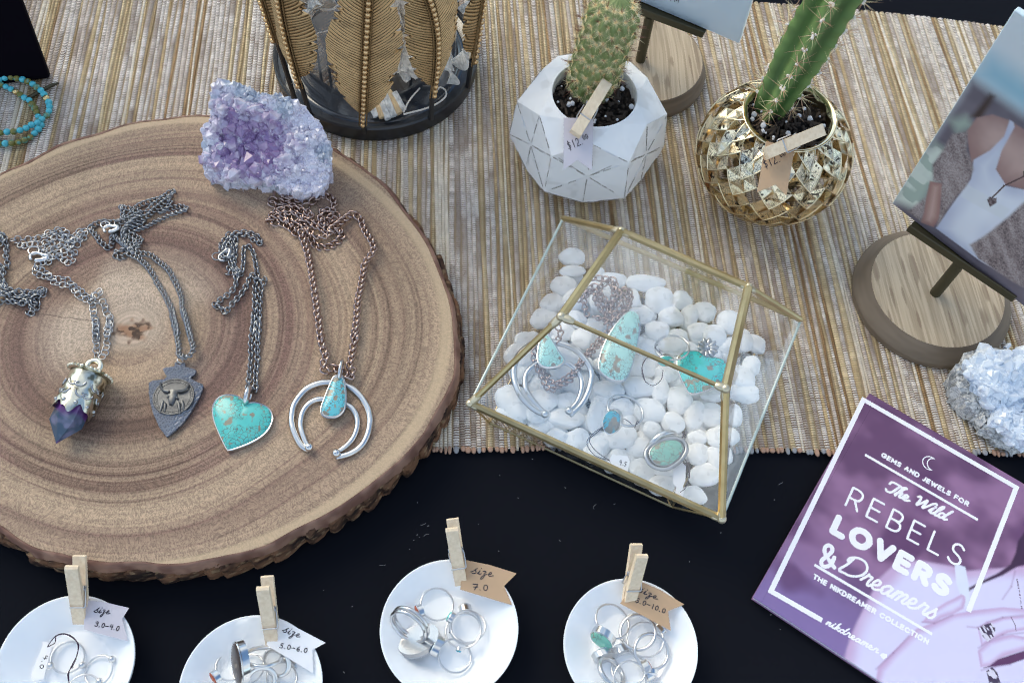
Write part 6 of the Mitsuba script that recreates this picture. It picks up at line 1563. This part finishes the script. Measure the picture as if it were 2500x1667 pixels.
SK = dict(arm=B9([(40, 1330), (100, 1120), (180, 930), (300, 690), (420, 470), (560, 340), (700, 288), (860, 292), (1080, 330), (1210, 355), (1330, 395), (1700, 366), (2300, 320), (2300, 2000), (40, 2000)]),
          strap=B9([(1200, 345), (1235, 330), (1310, 355), (1350, 560), (1362, 690), (1330, 800), (1280, 700), (1215, 520)]),
          hair=B9([(1860, 90), (1920, 0), (2400, -300), (2400, 300), (1923, 335), (1850, 352), (1700, 442), (1500, 524), (1352, 604), (1350, 572), (1480, 502), (1650, 420), (1780, 330), (1836, 210)]),
          thumb=B9([(860, 930), (960, 815), (1100, 728), (1200, 680), (1272, 640), (1308, 664), (1312, 720), (1288, 790), (1200, 838), (1060, 888), (985, 942)]),
          back=B9([(360, 1640), (400, 1400), (560, 1235), (720, 1080), (800, 1000), (1000, 925), (1180, 850), (1400, 808), (1700, 775), (1923, 792), (2300, 850), (2300, 2100), (360, 2100)]),
          mid=B9([(1440, 990), (1540, 930), (1700, 882), (1923, 862), (2300, 870), (2300, 1050), (1923, 1012), (1760, 1040), (1600, 1110), (1480, 1180)]),
          ringf=B9([(1440, 1230), (1560, 1130), (1700, 1076), (1800, 1062), (1923, 1084), (2300, 1150), (2300, 1160), (1923, 1222), (1720, 1285), (1580, 1380), (1470, 1400)]),
          gap=B9([(1500, 1408), (1570, 1380), (1650, 1318), (1780, 1272), (1923, 1228), (2300, 1150), (2300, 1290), (1923, 1318), (1780, 1368), (1620, 1392)]),
          r1=B9([(1445, 995), (1500, 958), (1590, 936), (1622, 990), (1620, 1070), (1545, 1136), (1500, 1090)]), r2=B9([(1530, 1440), (1590, 1398), (1640, 1440), (1680, 1568), (1560, 1568)]))
LN_ = [B9(l) for l in ([(1335, 978), (1440, 988), (1540, 932), (1700, 880), (1923, 856)], [(1450, 1200), (1560, 1130), (1700, 1064), (1923, 1040)], [(380, 1420), (560, 1250), (720, 1080)], [(860, 930), (985, 942), (1180, 855)], [(1480, 1430), (1620, 1396), (1780, 1370)], [(1700, 690), (1790, 560), (1830, 400)])]
NECK = B9([(1850, 480), (1880, 650), (1900, 790)])
BND = B9([(1790, 880), (1830, 960), (1840, 1020)])
def cover_tex(p, n, uv):
    u, v = uv.x, uv.y
    f = fbm(u * 46, v * 60, 2, 3)
    c = mix((.140, .068, .142), (.30, .160, .285), smoothstep(.3, .72, f))
    c = mix(c, (.23, .16, .36), smoothstep(.07, -.01, v) * .6 + smoothstep(.25, .6, noise(u * 20, v * 24, 6)) * smoothstep(.10, .0, v) * .4)
    c = mix(c, (.11, .045, .12), smoothstep(.55, .7, fbm(u * 38 + 4, v * 45, 7, 2)) * .7)
    n1 = fbm(u * 60, v * 60, 3, 2)
    lite, pink = mi.Color3f(.66, .62, .82), mi.Color3f(.54, .38, .57)
    def flesh(c, d, soft, wide, dim=1.0):
        return mix(c, mix(pink * dim, lite * dim, smoothstep(.0, wide, -d + (n1 - .5) * wide * .6)), cover(d, soft))
    c = flesh(c, poly_d(u, v, SK['arm']), .0012, .009)
    c = mix(c, (.68, .70, .82), cover(poly_d(u, v, SK['strap']), .0006))
    c = mix(c, (.060, .030, .065), cover(poly_d(u, v, SK['hair']), .0008))
    c = flesh(c, poly_d(u, v, SK['thumb']), .0007, .003)
    c = flesh(c, poly_d(u, v, SK['back']), .0007, .0045)
    c = flesh(c, poly_d(u, v, SK['mid']), .0006, .0025)
    c = flesh(c, poly_d(u, v, SK['ringf']), .0006, .003)
    for l in LN_:
        for a, b in zip(l[:-1], l[1:]): c = mix(c, (.26, .12, .26), cover(seg_d(u, v, a, b) - .0002, .0010) * .55)
    c = mix(c, (.12, .050, .12), cover(poly_d(u, v, SK['gap']), .0006))
    for a, b in zip(NECK[:-1], NECK[1:]): c = mix(c, (.10, .04, .10), cover(seg_d(u, v, a, b) - .0003, .0004) * smoothstep(.3, .5, noise(u * 1800, v * 1800)))
    for a, b in zip(BND[:-1], BND[1:]): c = mix(c, (.16, .10, .16), cover(seg_d(u, v, a, b) - .0002, .0003))
    for r_ in ('r1', 'r2'):
        d = poly_d(u, v, SK[r_])
        st = smoothstep(.35, .65, noise((u * .5 + v * .87) * 1100, (u * .87 - v * .5) * 500, 2))
        c = mix(c, mix((.07, .05, .09), (.66, .62, .72), st), cover(d, .0004))
    cre = dr.abs(u - .0046)
    return mix(c, c * .72, cover(cre - .00012, .00012))
scene['mat_cover_print'] = {'type': 'twosided', 'bsdf': {'type': 'principled', 'base_color': proc(cover_tex), 'roughness': .34, 'specular': .25}}
cv = rbox(BW, BH, .0005, .0001); cvp = place(cv, bl + bex * BW / 2 + bey * BH / 2 - bez_ * .00025, Bb)
k = num(BK + '__front_cover')
scene[k] = mikit.ply(cvp, 'mat_cover_print', False, uv=np.asarray(cv.vertices)[:, :2] + [BW / 2, BH / 2])
mat('white_ink', (.86, .84, .87), .45)
CAP = {'A': [[(0, 0), (.36, 1), (.72, 0)], [(.13, .34), (.59, .34)]], 'B': [[(0, 0), (0, 1), (.3, 1), (.5, .92), (.54, .76), (.48, .58), (.3, .53), (0, .53)], [(.3, .53), (.54, .45), (.6, .27), (.52, .08), (.32, 0), (0, 0)]], 'C': [[(.78, .82), (.6, .97), (.42, 1), (.16, .88), (.02, .6), (.02, .4), (.16, .12), (.42, 0), (.6, .03), (.78, .18)]],
       'D': [[(0, 0), (0, 1), (.3, 1), (.6, .84), (.72, .5), (.6, .16), (.3, 0), (0, 0)]], 'E': [[(.54, 1), (0, 1), (0, 0), (.56, 0)], [(0, .52), (.48, .52)]], 'F': [[(.54, 1), (0, 1), (0, 0)], [(0, .5), (.46, .5)]], 'G': [[(.78, .84), (.6, .97), (.42, 1), (.16, .88), (.02, .6), (.02, .4), (.16, .12), (.42, 0), (.64, .04), (.8, .16), (.8, .46), (.5, .46)]],
       'H': [[(0, 0), (0, 1)], [(.68, 0), (.68, 1)], [(0, .52), (.68, .52)]], 'I': [[(0, 0), (0, 1)]], 'J': [[(.36, 1), (.36, .24), (.28, .05), (.14, 0), (0, .1)]], 'K': [[(0, 0), (0, 1)], [(.6, 1), (0, .38)], [(.2, .58), (.62, 0)]], 'L': [[(0, 1), (0, 0), (.52, 0)]], 'M': [[(0, 0), (0, 1), (.42, .3), (.84, 1), (.84, 0)]], 'N': [[(0, 0), (0, 1), (.7, 0), (.7, 1)]],
       'O': [[(.46, 1), (.18, .9), (.02, .62), (.02, .38), (.18, .1), (.46, 0), (.74, .1), (.9, .38), (.9, .62), (.74, .9), (.46, 1)]], 'R': [[(0, 0), (0, 1), (.32, 1), (.54, .9), (.58, .72), (.5, .52), (.3, .45), (0, .45)], [(.3, .45), (.6, 0)]], 'S': [[(.56, .86), (.42, .98), (.26, 1), (.1, .9), (.06, .74), (.14, .58), (.4, .46), (.56, .34), (.58, .18), (.46, .03), (.28, 0), (.12, .04), (.0, .16)]],
       'T': [[(.34, 0), (.34, 1)], [(0, 1), (.68, 1)]], 'V': [[(0, 1), (.36, 0), (.72, 1)]], 'W': [[(0, 1), (.28, 0), (.55, .9), (.82, 0), (1.1, 1)]], ' ': []}
CW = {'A': .72, 'B': .6, 'C': .78, 'D': .72, 'E': .56, 'F': .5, 'G': .8, 'H': .68, 'I': 0.0, 'J': .36, 'K': .6, 'L': .5, 'M': .84, 'N': .7, 'O': .92, 'R': .6, 'S': .58, 'T': .68, 'V': .72, 'W': 1.1, ' ': .22}
SCR = {'T': ([[(.05, .72), (.12, .95), (.4, .98), (.75, .9), (1.0, 1.0)], [(.62, .95), (.52, .5), (.38, .08), (.15, .02), (.05, .16)]], .62), 'h': ([[(.0, .1), (.22, .7), (.34, .98), (.24, 1.0), (.16, .7), (.05, .0)], [(.08, .3), (.24, .5), (.32, .42), (.26, .1), (.36, .02), (.5, .14)]], .44), 'e': ([[(.0, .14), (.22, .26), (.24, .44), (.12, .48), (.04, .28), (.1, .04), (.26, .02), (.44, .16)]], .40),
       'W': ([[(.0, .8), (.14, .96), (.2, .6), (.16, .1), (.34, .4), (.56, .92), (.54, .4), (.52, .06), (.72, .4), (.92, .84), (1.06, .98), (1.12, .9)]], .92), 'i': ([[(.0, .14), (.14, .48), (.08, .12), (.18, .02), (.32, .14)], [(.2, .68)]], .28), 'l': ([[(.0, .12), (.24, .7), (.32, 1.0), (.2, .92), (.08, .3), (.1, .04), (.2, .02), (.32, .14)]], .28), 'd': ([[(.3, .4), (.16, .48), (.02, .3), (.04, .06), (.18, .04), (.32, .3), (.54, 1.0)], [(.44, .72), (.32, .2), (.38, .02), (.52, .14)]], .48),
       'D': ([[(.2, .9), (.14, .5), (.0, .06), (.2, .04), (.5, .06), (.78, .3), (.84, .66), (.64, .96), (.34, 1.0), (.1, .86), (.06, .66), (.16, .6)]], .86), 'r': ([[(.0, .12), (.12, .44), (.13, .54), (.18, .46), (.30, .46), (.27, .20), (.29, .04), (.36, .03), (.44, .14)]], .40), 'a': ([[(.32, .42), (.18, .48), (.02, .28), (.06, .04), (.2, .06), (.34, .44), (.28, .14), (.34, .02), (.48, .14)]], .44),
       'm': ([[(.0, .1), (.1, .46), (.04, .02)], [(.06, .24), (.2, .48), (.28, .4), (.2, .02)], [(.24, .24), (.4, .48), (.48, .4), (.42, .1), (.5, .02), (.62, .14)]], .58), 's': ([[(.0, .10), (.16, .42), (.19, .54), (.20, .40), (.27, .22), (.22, .04), (.10, .0), (.02, .08)]], .34), 'n': ([[(.0, .1), (.1, .46), (.04, .02)], [(.06, .24), (.22, .48), (.3, .4), (.24, .1), (.32, .02), (.44, .14)]], .40), 'k': ([[(.0, .1), (.2, .8), (.26, 1.0), (.16, .8), (.04, .0)], [(.08, .26), (.28, .48), (.3, .36), (.12, .26), (.26, .06), (.36, .02), (.46, .14)]], .42), ' ': ([], .3)}
def layout(text, font, gap):
    x, out = 0, []
    for ch in text:
        if font == 'cap': ls, w = CAP[ch], CW[ch]
        else: ls, w = SCR[ch]
        for l in ls:
            curved = font == 'script' or ch in 'BCDGJORS'
            q = spline(l, 30) if curved and len(l) > 3 else np.array(l, float)
            if ch in 'BDR' and font == 'cap': q = np.vstack([l[:1], l[:1], np.array(l, float)]) if len(l) < 4 else np.vstack([np.array(l[:2], float), spline(l[1:], 26)])
            out.append(np.asarray(q, float) + [x, 0])
        x += w + gap
    return out, x - gap
def cover_text(name, text, p0, p1, cap, pen, font='cap', gap=.28, slant=0.0, z=.00012):
    a, b = [np.array(q) for q in BU([p0, p1])]
    ls, W_ = layout(text, font, gap)
    ex = b - a; s = np.linalg.norm(ex) / W_; ex = ex / np.linalg.norm(ex)
    ch = cap * mpp(2250, 1250, ZB) / 1.809
    ls = [np.stack([l[:, 0] * s + l[:, 1] * ch * slant, l[:, 1] * ch], 1) for l in ls]
    R3 = bl + bex * a[0] + bey * a[1]; e3 = bex * ex[0] + bey * ex[1]
    add(BK + '__front_cover__' + name, flat_on(stroke(ls, pen), R3, e3, np.cross(bez_, e3), lift=z), 'white_ink', False)
cover_text('subtitle_line', 'GEMS AND JEWELS FOR', (636, 567), (1016, 786), 19, .00085, gap=.42)
cover_text('title_script', 'The Wild', (648, 716), (918, 850), 56, .0013, 'script', gap=.0, slant=.22)
cover_text('title_rebels', 'REBELS', (478, 782), (976, 1052), 94, .00125, gap=.48)
cover_text('title_lovers', 'LOVERS', (420, 898), (914, 1176), 72, .0035, gap=.46)
cover_text('title_dreamers', 'Dreamers', (444, 1072), (868, 1290), 96, .0013, 'script', gap=.0, slant=.25)
cover_text('collection_line', 'THE NIKDREAMER COLLECTION', (334, 1104), (838, 1394), 18, .00085, gap=.42)
cover_text('signature', 'nikdreamer', (390, 1308), (618, 1436), 34, .00075, 'script', gap=.02, slant=.12)
def cover_lines(name, segs, pen, cap=2):
    g = unary_union([LineString(BU(l)).buffer(pen / 2, cap_style=cap, join_style=2) for l in segs])
    add(BK + '__front_cover__' + name, flat_on(g, bl, bex, bey, lift=.00012), 'white_ink', False)
cover_lines('frame_line', [[(374, 1291), (148, 1162), (557, 318), (1232, 705), (1020, 1252)]], .0026)
cover_lines('divider', [[(563, 560), (1062, 848)], [(340, 1046), (860, 1352)]], .0015)
amp = spline([(428, 1058), (408, 1030), (388, 998), (386, 972), (402, 960), (418, 970), (416, 990), (392, 1010), (372, 1028), (374, 1048), (394, 1054), (416, 1040), (428, 1014)], 60)
cover_lines('ampersand', [[tuple(q) for q in amp]], .0021, 1)
mo = BU([(850, 598)])[0]; rm = 34 * mpp(2270, 1130, ZB) / 1.809
big = Point(mo).buffer(rm, 24).difference(Point(mo[0] + rm * .55, mo[1] + rm * .12).buffer(rm * .82, 24))
add(BK + '__front_cover__moon', flat_on(big.difference(big.buffer(-.00055)), bl, bex, bey, lift=.00012), 'white_ink', False)
ht = BU([(645, 1460), (632, 1446), (640, 1438), (648, 1444), (658, 1442), (658, 1452)])
add(BK + '__front_cover__little_heart', flat_on(Polygon(ht).convex_hull.buffer(.0003), bl, bex, bey, lift=.00012), 'white_ink', False)
